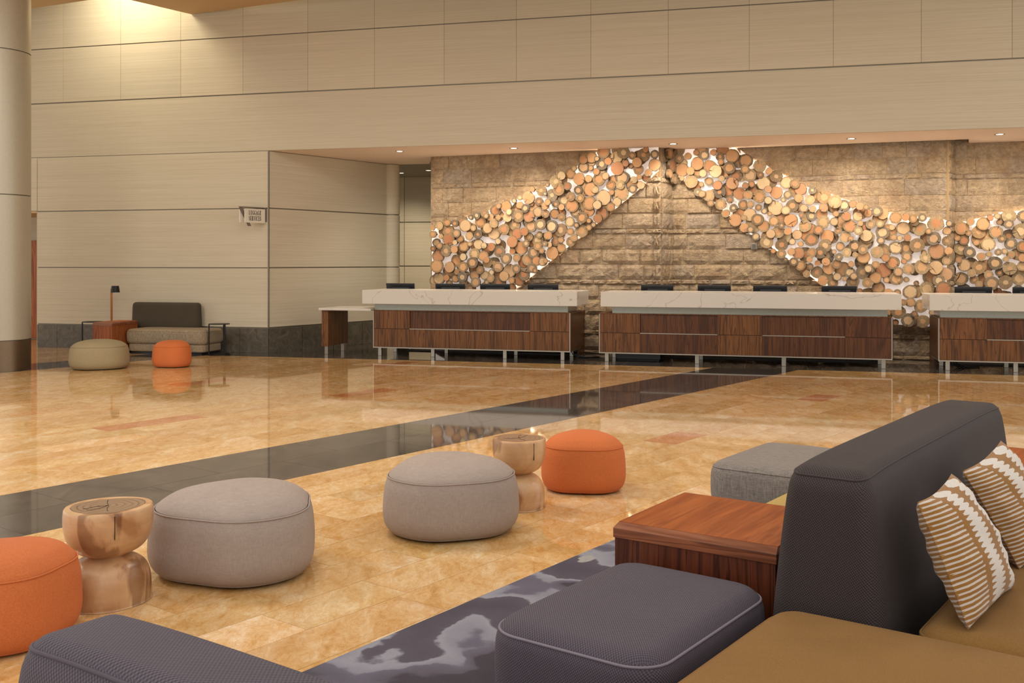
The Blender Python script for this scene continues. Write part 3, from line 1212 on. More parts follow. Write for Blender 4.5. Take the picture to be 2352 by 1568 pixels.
def mural(label, W, poly, cap, spots, fill, zlo=.45):
    root = thing('log_mural', label, 'wall art', W.o, W.rz, None)
    mb = MB()
    xs = [p[0] for p in poly]
    zs = [p[1] for p in poly]
    bm = mb.bm
    fr = [bm.verts.new((x, -.105, z)) for x, z in poly]
    bk = [bm.verts.new((x, -.06, z)) for x, z in poly]
    bm.faces.new(fr)
    bm.faces.new(bk[::-1])
    for i in range(len(poly)):
        j = (i + 1) % len(poly)
        bm.faces.new([fr[i], fr[j], bk[j], bk[i]])
    bmesh.ops.triangulate(bm, faces=[f for f in bm.faces if len(f.verts) > 4])
    mb.build('backing_board', M['board'], root)
    placed, lay = [], {}
    for cx, cy, r in spots:
        k = W.sz(cx, cy, .19)
        k2 = W.sz(cx + r, cy, .19)
        placed.append((k[0], k[1], abs(k2[0] - k[0]) * 1.0))
    for _ in range(2500):                     # the part hidden behind the desks or outside the frame
        x, z = lr.uniform(min(xs), max(xs)), lr.uniform(max(zlo, min(zs)), max(zs))
        r = lr.uniform(.07, .17)
        if len(placed) < cap and fill(x, z) and inside(poly, x, z) and seg_dist(poly, x, z) > r * .6 and \
                all(math.hypot(a - x, b - z) > (r + q) * .97 for a, b, q in placed):
            placed.append((x, z, r))
    front = list(placed)
    back = []
    for _ in range(4000):                     # partly hidden slices of the back layer
        x, z = lr.uniform(min(xs), max(xs)), lr.uniform(max(zlo, min(zs)), max(zs))
        r = lr.uniform(.10, .175)
        if len(placed) >= cap or z + r > 3.7:
            continue
        if inside(poly, x, z) and seg_dist(poly, x, z) > r * .75 and all(math.hypot(a - x, b - z) > (r + q) * .99 for a, b, q in back) \
                and all(math.hypot(a - x, b - z) > max(r, q) * .62 for a, b, q in front):
            back.append((x, z, r))
            lay[len(placed)] = -1
            placed.append((x, z, r))
    order = sorted([i for i in range(len(placed)) if i not in lay], key=lambda i: -placed[i][2] * lr.uniform(.72, 1.3))
    for i in order:
        x, z, r = placed[i]
        used = {lay[j] for j in lay if lay[j] >= 0 and math.hypot(placed[j][0] - x, placed[j][1] - z) < (placed[j][2] + r) * 1.0}
        lay[i] = (max(used) + 1) if used else lr.choice((0, 0, 1))
        if lay[i] > 4:
            lay[i] = next(k for k in range(9) if k not in used)
    pegs = MB()
    for i, (x, z, r) in enumerate(placed):
        n0 = .158 + .031 * lay[i]
        o = bpy.data.objects.new('log_slice', lr.choice(slice_protos))
        o.location = (x, -n0 - .017, z)
        o.rotation_euler = (0, lr.uniform(0, 6.28), 0)
        o.scale = (r, .034, r)
        COL.objects.link(o)
        o.parent = root
        pegs.box((x, -(n0 + .09) / 2, z), (.025, n0 - .09 + .02, .025))
    pegs.build('mounting_pegs', M['blackmetal'], root, kind='stuff')
    return root


def strip(root, W, pts, poly):
    q = [W.sz(x, y, .11) for x, y in pts]
    q = [(s, z) for s, z in q if z < 3.6]
    cs, cz = sum(p[0] for p in poly) / len(poly), sum(p[1] for p in poly) / len(poly)
    for d, y, r in ((.05, -.112, .006), (.012, -.05, .008)):
        o = []
        for i, (s, z) in enumerate(q):
            a, b = Vector(q[max(0, i - 1)]), Vector(q[min(len(q) - 1, i + 1)])
            t = (b - a).normalized()
            nn = Vector((-t.y, t.x))
            if not inside(poly, s + nn.x * .06, z + nn.y * .06):
                nn = -nn
            o.append((s + nn.x * d, y, z + nn.y * d))
        MB().tube(o, r, 6).build('led_strip', M['led'], root)


# centre and radius of each log slice, measured on the photograph and carried onto the wall planes
c1s = [(997, 523, 5.6), (1011, 519, 8.9), (1029, 511, 8.2), (1046, 513, 8.4), (1061, 508, 12.8), (1070, 518, 14.0), (1081, 499, 6.1), (1096, 495, 8.9), (1104, 510, 13.3), (1116, 490, 9.7), (1121, 496, 6.4), (1127, 499, 8.2), (1138, 483, 13.3), (1148, 473, 6.6), (1164, 473, 12.8), (1182, 461, 6.4), (1194, 454, 6.4), (1195, 471, 8.4), (1173, 487, 7.1), (1168, 499, 10.7), (1215, 454, 14.3), (1225, 435, 6.4), (1243, 437, 12.2), (1257, 424, 5.9), (1253, 445, 5.1), (1238, 463, 9.7), (1220, 467, 6.4), (1212, 479, 9.7), (1278, 417, 14.8), (1292, 404, 9.7), (1286, 435, 14.3), (1268, 448, 14.0), (1263, 465, 7.7), (1320, 387, 6.4), (1310, 399, 12.2), (1307, 428, 9.2), (1331, 411, 14.0), (1354, 411, 8.7), (1340, 384, 13.3), (1358, 386, 6.4), (1342, 367, 10.2), (1360, 362, 12.8), (1373, 365, 6.6), (1386, 348, 15.8), (1383, 377, 14.0), (1399, 371, 8.7), (1373, 395, 8.2), (1394, 405, 8.4), (1433, 351, 14.8), (1416, 361, 14.8), (1454, 358, 9.2), (1479, 356, 15.3), (1485, 344, 7.1), (1505, 355, 10.2), (1466, 374, 11.7), (1467, 389, 12.2), (1504, 379, 14.8), (1449, 381, 6.4), (1439, 376, 7.7), (1419, 387, 15.8), (1429, 408, 16.6), (1456, 413, 8.2), (1470, 407, 6.4), (1491, 397, 9.2), (1484, 408, 10.2), (1472, 425, 9.7), (1454, 434, 10.2), (1403, 425, 11.5), (1378, 412, 15.3), (1358, 435, 16.3), (1329, 437, 10.2), (1369, 436, 8.2), (1406, 442, 6.1), (1427, 425, 10.7), (1429, 445, 16.6), (1386, 454, 17.9), (1336, 456, 9.7), (1313, 452, 10.7), (1356, 467, 15.8), (1375, 471, 10.7), (1315, 472, 15.8), (1278, 469, 8.7), (1292, 476, 7.1), (1256, 473, 8.9), (1322, 486, 14.3), (1354, 485, 12.2), (1296, 459, 14.8), (1419, 464, 10.7), (1406, 476, 10.2), (1383, 490, 15.8), (1339, 500, 14.0), (1374, 502, 10.7), (1356, 507, 6.4), (1308, 509, 11.5), (1291, 499, 9.2), (1274, 491, 11.5), (1255, 491, 9.7), (1236, 487, 12.2), (1219, 497, 13.3), (1192, 496, 14.3), (1150, 500, 6.1), (1139, 513, 10.2), (1123, 524, 11.5), (1136, 534, 15.8), (1160, 527, 12.8), (1182, 516, 13.3), (1222, 519, 14.0), (1245, 516, 12.8), (1268, 520, 14.8), (1287, 528, 15.3), (1208, 532, 9.7), (1240, 539, 7.7), (1261, 541, 9.7), (1325, 517, 7.1), (1311, 532, 8.9), (1336, 530, 15.3), (1356, 523, 6.9), (1365, 516, 6.4), (1321, 546, 8.7), (1312, 555, 11.5), (1292, 551, 7.1), (1292, 569, 10.2), (1276, 555, 10.2), (1264, 562, 6.6), (1255, 560, 6.4), (1238, 565, 10.2), (1235, 551, 14.0), (1189, 537, 12.8), (1179, 555, 12.8), (1211, 559, 8.2), (1215, 544, 10.7), (1197, 569, 14.8), (1148, 577, 13.3), (1131, 567, 9.2), (1147, 554, 7.1), (1116, 564, 7.1), (1099, 561, 12.2), (1099, 538, 10.2), (1079, 542, 9.2), (1090, 524, 6.6), (1053, 536, 9.2), (1029, 530, 13.3), (1032, 550, 14.0), (999, 538, 8.2), (1013, 543, 5.6), (1002, 557, 9.2), (1014, 564, 7.1), (1048, 557, 5.6), (1060, 548, 8.2), (1067, 565, 12.8), (1082, 560, 5.6), (1028, 576, 12.8), (1048, 573, 8.7), (998, 571, 6.4), (1008, 588, 14.0), (1049, 599, 13.8), (1034, 613, 12.2), (1006, 611, 14.8), (1065, 590, 8.7), (1091, 583, 12.8), (1113, 588, 11.5), (1122, 597, 7.1), (1088, 603, 12.8), (1068, 613, 11.5), (1104, 620, 8.9), (1119, 603, 11.5), (1145, 613, 11.7), (1165, 594, 12.8), (1178, 577, 7.1), (1188, 592, 9.2), (1212, 596, 13.3), (1227, 580, 14.0), (1248, 576, 6.4), (1270, 581, 14.8), (1235, 599, 10.2), (1250, 601, 10.2), (1258, 599, 5.6), (1226, 616, 11.5), (1234, 621, 6.6), (1170, 622, 15.3), (1190, 617, 10.2), (1206, 630, 14.0), (1194, 644, 12.8), (1178, 644, 7.1), (1146, 649, 15.3), (1132, 625, 7.1), (1113, 632, 10.7), (1090, 632, 11.5), (1068, 636, 11.5), (1072, 629, 5.6), (1051, 624, 6.4), (1027, 638, 6.9), (1008, 639, 14.0), (1046, 640, 8.9), (997, 657, 6.4), (1095, 648, 11.2), (1120, 648, 7.7), (1131, 639, 8.9), (1064, 649, 10.2), (1031, 650, 7.7), (1159, 634, 11.5), (1082, 662, 11.5), (1176, 659, 8.9), (1113, 657, 8.9)]
c2s = [(1561, 364, 10.7), (1580, 358, 8.4), (1599, 350, 7.1), (1619, 357, 11.5), (1639, 350, 7.7), (1654, 360, 10.7), (1656, 372, 7.7), (1682, 358, 16.8), (1713, 369, 16.8), (1745, 381, 15.3), (1767, 393, 8.9), (1747, 402, 8.7), (1712, 389, 11.0), (1602, 376, 15.8), (1631, 382, 15.3), (1645, 394, 15.3), (1676, 386, 14.8), (1690, 404, 15.3), (1723, 403, 15.3), (1567, 390, 15.8), (1587, 393, 9.7), (1616, 399, 9.7), (1628, 416, 10.2), (1659, 411, 7.1), (1588, 417, 15.8), (1611, 423, 6.4), (1568, 410, 6.1), (1783, 405, 15.3), (1806, 419, 15.3), (1826, 422, 12.2), (1839, 434, 15.3), (1866, 437, 10.2), (1754, 421, 15.8), (1765, 435, 9.2), (1783, 442, 15.3), (1809, 447, 10.2), (1835, 455, 11.2), (1860, 459, 12.2), (1893, 453, 17.3), (1918, 463, 16.8), (1939, 472, 15.3), (1959, 469, 10.2), (1975, 474, 10.2), (1989, 476, 7.1), (1713, 427, 8.2), (1727, 423, 8.2), (1682, 421, 15.3), (1649, 426, 11.5), (1653, 441, 15.3), (1629, 450, 14.0), (1614, 446, 8.9), (1603, 441, 10.2), (1634, 467, 8.4), (1655, 469, 14.0), (1667, 490, 10.2), (1699, 444, 15.3), (1719, 448, 11.0), (1744, 451, 15.8), (1677, 459, 8.9), (1685, 478, 10.2), (1707, 470, 12.2), (1724, 469, 8.9), (1742, 476, 8.4), (1765, 460, 10.2), (1756, 485, 7.7), (1781, 478, 17.9), (1805, 483, 11.2), (1820, 472, 15.8), (1799, 459, 6.4), (1689, 505, 15.8), (1709, 500, 7.1), (1722, 493, 15.3), (1740, 504, 14.8), (1768, 491, 5.9), (1778, 508, 12.8), (1816, 506, 16.6), (1841, 494, 7.1), (1846, 478, 11.0), (1867, 480, 8.4), (1892, 477, 11.2), (1864, 496, 12.2), (1891, 510, 15.8), (1880, 528, 12.2), (1849, 519, 15.3), (1920, 491, 7.7), (1944, 497, 11.7), (1970, 497, 11.7), (1916, 509, 10.7), (1952, 519, 16.8), (1976, 513, 7.1), (1971, 530, 11.0), (1925, 530, 9.2), (1754, 519, 14.8), (1710, 523, 11.5), (1724, 527, 8.9), (1771, 537, 11.2), (1787, 533, 15.3), (1810, 531, 9.7), (1796, 518, 8.2), (1831, 539, 12.0), (1736, 543, 10.2), (1761, 556, 15.8), (1795, 562, 15.3), (1820, 555, 8.4), (1839, 560, 7.1), (1864, 550, 16.6), (1900, 543, 16.8), (1895, 564, 16.3), (1930, 566, 11.5), (1945, 580, 11.5), (1942, 544, 14.0), (1954, 548, 7.1), (1963, 565, 15.3), (1982, 573, 12.2), (1989, 541, 14.8), (1916, 578, 5.9), (1776, 576, 6.4), (1795, 583, 11.5), (1818, 578, 9.2), (1834, 581, 14.8), (1865, 580, 11.7), (1884, 580, 15.3), (1927, 590, 10.2), (1955, 606, 7.7), (1964, 585, 7.1), (1823, 601, 11.0), (1805, 596, 5.6), (1839, 610, 12.8), (1860, 596, 7.7), (1861, 612, 8.7), (1878, 604, 7.1), (1897, 601, 10.2), (1922, 606, 12.2), (1904, 616, 15.3), (1876, 625, 14.8), (1853, 629, 9.2), (1890, 644, 12.8), (1923, 635, 10.7), (1940, 640, 6.1), (1913, 650, 12.8), (1952, 625, 13.3), (1961, 634, 9.4), (1982, 625, 17.3), (1983, 593, 15.3), (1994, 617, 9.7), (1959, 647, 15.8), (1992, 649, 12.8), (1975, 668, 7.1), (1994, 489, 11.1), (2014, 485, 13.3), (2028, 491, 14.1), (2057, 500, 14.8), (2079, 499, 9.6), (2096, 502, 11.1), (2118, 500, 10.7), (2150, 513, 20.0), (2179, 513, 8.1), (1992, 544, 17.0), (2000, 515, 12.2), (2021, 514, 9.6), (2049, 522, 7.0), (2075, 524, 17.0), (2100, 509, 11.1), (2112, 526, 17.0), (2132, 531, 8.1), (2175, 530, 11.1), (2144, 548, 17.8), (2175, 553, 12.2), (2027, 534, 17.0), (2023, 552, 10.4), (2053, 545, 9.2), (2067, 547, 7.4), (2084, 546, 9.2), (2057, 569, 16.6), (2106, 563, 18.5), (2151, 577, 20.3), (2178, 576, 10.0), (2015, 579, 15.5), (2034, 592, 10.4), (2122, 580, 7.4), (2083, 589, 12.9), (2050, 603, 17.0), (2076, 600, 7.4), (2174, 599, 11.8), (2124, 592, 12.9), (2117, 613, 18.5), (2148, 614, 18.5), (2172, 629, 16.6), (2029, 621, 19.2), (2063, 624, 11.8), (2087, 618, 14.8), (1997, 617, 12.6), (2011, 607, 9.2), (1983, 590, 16.6), (1992, 650, 11.8), (2018, 661, 16.6), (2011, 637, 14.8), (2058, 640, 16.6), (2036, 643, 8.1), (2082, 642, 7.4), (2105, 650, 6.7), (2091, 670, 18.5), (2129, 663, 18.5), (2166, 663, 19.2), (2155, 644, 14.8), (2061, 672, 9.2), (2041, 672, 11.1), (2063, 716, 17.8), (2091, 694, 12.6), (2115, 703, 16.6), (2085, 735, 17.0), (2057, 740, 8.1), (2120, 738, 16.6), (2100, 720, 8.1), (2144, 718, 11.1), (2037, 718, 9.2), (2129, 692, 11.1), (2074, 694, 9.2)]
c3s = [(2209, 524, 17.8), (2229, 509, 10.4), (2258, 514, 17.0), (2274, 500, 8.1), (2290, 496, 8.1), (2296, 510, 7.4), (2317, 496, 17.8), (2351, 496, 15.5), (2316, 515, 12.2), (2288, 533, 17.0), (2248, 533, 17.0), (2198, 547, 7.4), (2214, 552, 12.9), (2224, 535, 8.1), (2242, 557, 8.1), (2270, 561, 17.8), (2301, 548, 10.4), (2322, 559, 15.5), (2344, 531, 20.3), (2292, 579, 9.2), (2307, 577, 8.1), (2322, 585, 10.4), (2272, 584, 7.4), (2253, 589, 11.1), (2208, 570, 17.8), (2227, 579, 14.8), (2201, 597, 8.1), (2214, 609, 16.3), (2231, 627, 10.4), (2248, 614, 17.8), (2285, 604, 17.8), (2309, 595, 7.4), (2346, 592, 11.1), (2318, 616, 17.8), (2346, 611, 12.9), (2296, 626, 10.4), (2270, 631, 11.8), (2207, 640, 17.8), (2237, 642, 11.1), (2276, 650, 17.8), (2307, 648, 17.8), (2248, 653, 9.2), (2292, 670, 11.1), (2340, 639, 17.8), (2350, 566, 16.6), (2318, 676, 7.4), (2337, 663, 11.1)]
m1 = mural('log slice mural climbing to the right behind the first desk', ST1, mur1, 298, c1s, lambda x, z: z < 1.12)
strip(m1, ST1, up1, mur1)
strip(m1, ST1, lo1, mur1)
m2 = mural('log slice mural falling to the right behind the middle desk', ST2, mur2, 290, c2s, lambda x, z: z < 1.12 and x < ST2.sz(2020, 600)[0])
strip(m2, ST2, up2, mur2)
strip(m2, ST2, lo2, mur2)
m3 = mural('log slice mural at the right edge behind the third desk', ST3, mur3, 200, c3s, lambda x, z: x > ST3.sz(2365, 600)[0] or z < .9)
strip(m3, ST3, up3 + [(2600, 455)], mur3)
print('slices', [len([c for c in m.children if c.name.startswith('log_slice')]) for m in (m1, m2, m3)])
# slices on the narrow return between the first two murals
rmb = [(.12, 3.40, .1), (.34, 3.36, .13), (.2, 3.2, .12), (.38, 3.12, .09), (.12, 3.06, .08), (.28, 2.98, .09)]
for s, z, r in rmb:
    p = RET1.pt(s, z, .13)
    q = rotz(-ST2.rz) @ (p - ST2.o)
    o = bpy.data.objects.new('log_slice', lr.choice(slice_protos))
    o.location = q
    o.rotation_euler = (0, 0, RET1.rz - ST2.rz)
    o.scale = (r, .05, r)
    COL.objects.link(o)
    o.parent = m2

# small box on the stone beside the second mural
sb = ST2.sz(1734, 566)
bx = thing('sensor_box', 'small grey sensor box on stone wall below the middle mural', 'sensor', ST2.pt(sb[0], sb[1], .13), ST2.rz)
MB().bbox(-.05, .05, -.05, .06, -.05, .05, .006).build('housing', M['greymetal'], bx)
for k in (-1, 0, 1):
    MB().bb(-.03, .03, -.056, -.05, k * .025 - .004, k * .025 + .004).build('slot', M['ink'], bx)

# ------------------------------------------------------------------ downlights in the soffit
for (x, y, lab) in ((918, 347, 'recessed downlight in soffit near cream return wall, leftmost of the row'),
                    (1180, 340, 'recessed downlight in soffit above first desk monitors'),
                    (1546, 330, 'recessed downlight in soffit near the peak where murals meet'),
                    (1955, 318, 'recessed downlight in soffit above right half of middle desk'),
                    (2296, 308, 'recessed downlight in soffit above third desk, rightmost of the row')):
    p = onz(x, y, SZ)
    t = thing('downlight', lab, 'downlight', (p.x, p.y, SZ), 0, 'soffit downlights')
    MB().lathe([(.05, -.001), (.075, -.008), (.075, 0.0), (.05, .0)], 24).build('trim_ring', M['steel'], t, smooth='auto')
    MB().cyl((0, 0), .05, -.004, -.001, 20).build('lens', M['lamp'], t)
    spot((p.x, p.y, SZ - .02), (p.x + .3, p.y + .9, 0), 120, 125, 1.0, (1, .9, .76), .06)

for (x, y, lab) in ((922, 397, 'small recessed downlight in the corridor ceiling beside the round cream column'),
                    (984, 391, 'small recessed downlight in the corridor ceiling next to the stone wall')):
    p = onz(x, y, SZ + .06)
    t = thing('downlight', lab, 'downlight', (p.x, p.y, SZ + .06), 0, 'corridor downlights')
    MB().lathe([(.05, -.001), (.075, -.008), (.075, 0.0), (.05, .0)], 24).build('trim_ring', M['steel'], t, smooth='auto')
    MB().cyl((0, 0), .05, -.004, -.001, 20).build('lens', M['lamp'], t)
    spot((p.x, p.y, SZ + .03), (p.x, p.y + .7, 0), 110, 120, 1.0, (1, .88, .7), .06)

# unseen spots below the soffit for the light pools on the mural
for W, px_, py_, en in ((ST1, 1140, 520, 75), (ST1, 1390, 390, 70), (ST1, 1290, 560, 22), (ST2, 1620, 380, 55), (ST2, 1830, 470, 85), (ST2, 2020, 560, 60), (ST3, 2290, 590, 80)):
    s, z = W.sz(px_, py_)
    spot(W.pt(s, 3.42, 1.15), W.pt(s, z - .25, 0), en * .5, 60, .9, (1, .88, .7))
for W, px_ in ((ST1, 1060), (ST1, 1240), (ST1, 1420), (ST2, 1620), (ST2, 1800), (ST2, 1970), (ST2, 2120), (ST3, 2280)):  # more spots without fittings, added to brighten the stone walls
    s, z = W.sz(px_, 420)
    spot(W.pt(s, 3.42, 1.6), W.pt(s, 1.7, .1), 62, 122, .9, (1, .92, .78))

# ------------------------------------------------------------------ reception desks
DR = R(-15.5)
DE = Vector((math.cos(DR), math.sin(DR), 0))
DO = Vector((.92, 16.30, 0))


def tpx(x):
    u = U(x)
    return (16.3 * u - .92) / (DE.x - u * DE.y)


def desk(label, t0, t1, c0, c1, bays, legs, wood=('walnut', 'walnut')):
    root = thing('reception_desk', label, 'desk', DO + DE * t0, DR)
    L = t1 - t0
    z0, z1 = .135, .767
    MB().bb(.02, L - .02, .03, .85, z0 + .02, z1 - .02).build('carcass', M['walnut2'], root)
    f = MB()
    f.bb(0, L, -.004, .86, z0, z0 + .018)
    f.bb(0, .016, -.004, .86, z0 + .018, z1 - .012)
    f.bb(L - .016, L, -.004, .86, z0 + .018, z1 - .012)
    f.build('steel_frame', M['steel'], root)
    MB().bb(0, L, 0, .86, z1 - .012, z1).build('body_top', M['walnut'], root)
    MB().bb(L, L + .012, .02, .84, z0 + .03, z1 - .02).build('end_panel', M['walnut2'], root)
    MB().bb(-.012, 0, .02, .84, z0 + .03, z1 - .02).build('end_panel', M['walnut2'], root)
    zm = .457
    for a, b, rec, w in bays:
        a, b = max(a - t0, .018), min(b - t0, L - .018)
        if rec:
            MB().bbox(a + .002, b - .002, .045, .07, zm + .012, z1 - .014, .002).build('recessed_panel', M[w], root)
            MB().bbox(a + .002, b - .002, 0, .03, z0 + .02, zm - .006, .002).build('drawer_front', M[w], root)
            MB().bb(a, b, -.006, .06, zm - .004, zm + .008).build('steel_ledge', M['steel'], root)
        else:
            MB().bbox(a + .002, b - .002, 0, .03, zm + .003, z1 - .014, .002).build('drawer_front', M[w], root)
            MB().bbox(a + .002, b - .002, 0, .03, z0 + .02, zm - .003, .002).build('drawer_front', M[w], root)
    MB().bb(c0 - t0 + .16, c1 - t0 - .18, .09, .80, z1, .872).build('glass_plinth', M['glass'], root)
    MB().bbox(c0 - t0, c1 - t0, -.06, .88, .87, 1.10, .005).build('counter', M['quartz'], root)
    MB().bb(.05, L - .05, .86, 1.45, .70, .74).build('work_surface', M['walnut2'], root)
    MB().bb(.05, .08, .86, 1.45, .0, .70).build('support_panel', M['walnut2'], root)
    MB().bb(L - .08, L - .05, .86, 1.45, .0, .70).build('support_panel', M['walnut2'], root)
    for t in legs:
        for y in (.06, .74):
            MB().bbox(t - t0 - .03, t - t0 + .03, y, y + .06, 0, z0, .003).build('leg', M['steel'], root)
    return root


wl = ('walnut', 'walnut2')
b = [tpx(v) for v in (857, 941, 1217, 1310)]
desk('first reception desk at left, walnut front with a veined white counter and side table', b[0], b[3], tpx(835), tpx(1327),
     [(b[0], b[1], 0, 'walnut'), (b[1], b[2], 1, 'walnut'), (b[2], b[3], 0, 'walnut')], [tpx(v) for v in (869, 991, 1157, 1290)])
b = [tpx(v) for v in (1376, 1470, 1648, 1751, 1941, 2050)]
desk('longest reception desk in the middle, dark walnut front with two recessed bays', b[0], b[5], tpx(1381), tpx(2070),
     [(b[0], b[1], 0, 'walnut'), (b[1], b[2], 1, 'walnut2'), (b[2], b[3], 0, 'walnut'), (b[3], b[4], 1, 'walnut2'), (b[4], b[5], 0, 'walnut2')],
     [tpx(v) for v in (1392, 1600, 1800, 2030)])
b = [tpx(v) for v in (2155, 2267)]
desk('reception desk at the right edge, walnut front running out of the photo', b[0], b[0] + 4.3, tpx(2134), b[0] + 4.4,
     [(b[0], b[1], 0, 'walnut'), (b[1], b[1] + 1.5, 1, 'walnut'), (b[1] + 1.5, b[0] + 4.3, 0, 'walnut')], [tpx(2178), tpx(2335), b[0] + 2.8, b[0] + 4.1])

# low side table joined to the first desk
w = thing('side_counter', 'low walnut side counter with thin white top left of first desk', 'counter', DO + DE * tpx(735), DR)
MB().bbox(0, tpx(857) - tpx(735) - .02, -.06, .80, .752, .79, .004).build('white_top', M['quartz'], w)
MB().bbox(.03, .15, 0, .8, .14, .752, .003).build('end_box', M['walnut'], w)
for y in (.05, .7):
    MB().bbox(.06, .12, y, y + .06, 0, .14, .003).build('leg', M['steel'], w)

# monitors on the staff side
for i, (a, c, d, lab) in enumerate(((889, 953, 1, 'black monitor at left end of first desk, in front of cream wall'),
                        (1002, 1069, 1, 'second black monitor from the left on first desk'),
                        (1104, 1172, 1, 'third black monitor on first desk, below the log mural'),
                        (1213, 1283, 1, 'black monitor at right end of first desk, before bare stone'),
                        (1473, 1547, 1, 'black monitor at left end of the middle desk'),
                        (1603, 1679, 1, 'second black monitor on the middle desk, before bare stone'),
                        (1730, 1808, 1, 'third black monitor from left on the middle desk'),
                        (1887, 1967, 1, 'black monitor at right end of the middle desk under log slices'),
                        (2192, 2278, 1, 'black monitor at left end of the third desk'),
                        (2325, 2405, 1, 'black monitor cut by the right edge on third desk'))):
    u0, u1 = U(a), U(c)
    bo = DO + Vector((-DE.y, DE.x, 0)) * 1.08
    def tt(u):
        return (bo.y * u - bo.x) / (DE.x - u * DE.y)
    t0, t1 = tt(u0), tt(u1)
    wd = t1 - t0
    m = thing('monitor', lab, 'monitor', bo + DE * (t0 + t1) / 2 + Vector((0, 0, .74)), DR, 'desk monitors')
    s = MB()
    for v in s.bbox(-wd / 2, wd / 2, -.02, .02, .12, .452, .006).bm.verts:
        v.co.y += -(v.co.z - .3) * .22
    s.build('screen_housing', M['screen'], m)
    MB().bbox(-wd * .3, wd * .33, -.05, -.015, .3, .385, .006).build('rear_bulge', M['black'], m)
    MB().bb(-.03, .03, -.02, .02, .012, .2).build('stand_neck', M['black'], m)
    MB().bbox(-.12, .12, -.09, .09, 0, .015, .004).build('stand_base', M['black'], m)

# things under and behind the desks
k = thing('computer_box', 'black computer box on floor under left end of middle desk', 'computer', DO + DE * (tpx(1404)) + Vector((.1, .35, 0)), DR)
MB().bbox(0, .72, 0, .4, 0.02, .125, .006).build('case', M['black'], k)
MB().bb(.02, .7, .02, .38, 0, .02).build('foot_rail', M['blackmetal'], k)
for a, b_, lab in ((880, 1290, 'long grey floor mat behind the first desk'), (1400, 2030, 'long grey floor mat behind the middle desk'), (2200, 2500, 'grey floor mat behind the right edge desk')):
    mt = MB().bbox(0, tpx(b_) - tpx(a), 1.0, 1.9, .0, .018, .006).build('floor_mat', M['mat'], loc=DO + DE * tpx(a), rz=DR)
    tag(mt, lab, 'mat')
for (a, lab) in ((1296, 'black cables hanging behind right leg of first desk'), (2192, 'black cables under left end of third desk')):
    cb = MB()
    q = tpx(a)
    for k in range(3):
        cb.tube([(k * .03, .5 + .06 * k, .133), (.03 + k * .04, .5, .06), (.12 + k * .05, .55, .011), (.32 + .06 * k, .62 + .03 * k, .011)], .009, 6)
    tag(cb.build('cable_bundle', M['black'], loc=DO + DE * q, rz=DR, smooth=True), lab, 'cable')

# ------------------------------------------------------------------ luggage sign
fe = SIDE.e
sg0 = MAIN.pt(MAIN.sz(611, 500)[0], 0, .01)
SL = .46
sg = thing('hanging_sign', 'white luggage services sign on grey bracket near wall corner', 'sign', (sg0.x - fe.x * SL, sg0.y - fe.y * SL, 0), SIDE.rz)
MB().bbox(0, SL - .02, -.006, .012, 2.235, 2.475, .003).build('sign_face', M['whitesign'], sg)
MB().bbox(SL - .02, SL + .05, -.012, .03, 2.26, 2.50, .003).build('wall_bracket', M['greymetal'], sg)
MB().prism([(-.05, -.01), (SL, -.01), (SL, .30), (-.05, .06)], 2.49, 2.505).build('top_plate', M['greymetal'], sg)
br = MB()
vs = [br.bm.verts.new(v) for v in ((-.09, .02, 2.505), (-.04, .02, 2.505), (.16, .02, 2.18), (.11, .02, 2.18), (-.09, .05, 2.505), (-.04, .05, 2.505), (.16, .05, 2.18), (.11, .05, 2.18))]
for f in ((0, 1, 2, 3), (7, 6, 5, 4), (0, 4, 5, 1), (1, 5, 6, 2), (2, 6, 7, 3), (3, 7, 4, 0)):
    br.bm.faces.new([vs[i] for i in f])
br.build('slanted_brace', M['greymetal'], sg)
MB().bbox(-.058, .02, .06, .075, 2.24, 2.46, .003).build('rear_face', M['whitesign'], sg)


def arc(cx, cy, rx, ry, a0, a1, wt, wn, n=12):
    """curved stroke, thick (wt) where it runs upright and thin (wn) where it runs level"""
    return [(cx + rx * math.cos(R(a0 + (a1 - a0) * i / n)), cy + ry * math.sin(R(a0 + (a1 - a0) * i / n)),
             wn + (wt - wn) * abs(math.cos(R(a0 + (a1 - a0) * i / n))) ** 1.5) for i in range(n + 1)]


T_, S_ = .17, .065                            # thick and thin strokes of the serif capitals


def bar(x0, y0, x1, y1, w):
    return [(x0, y0, w), (x1, y1, w)]


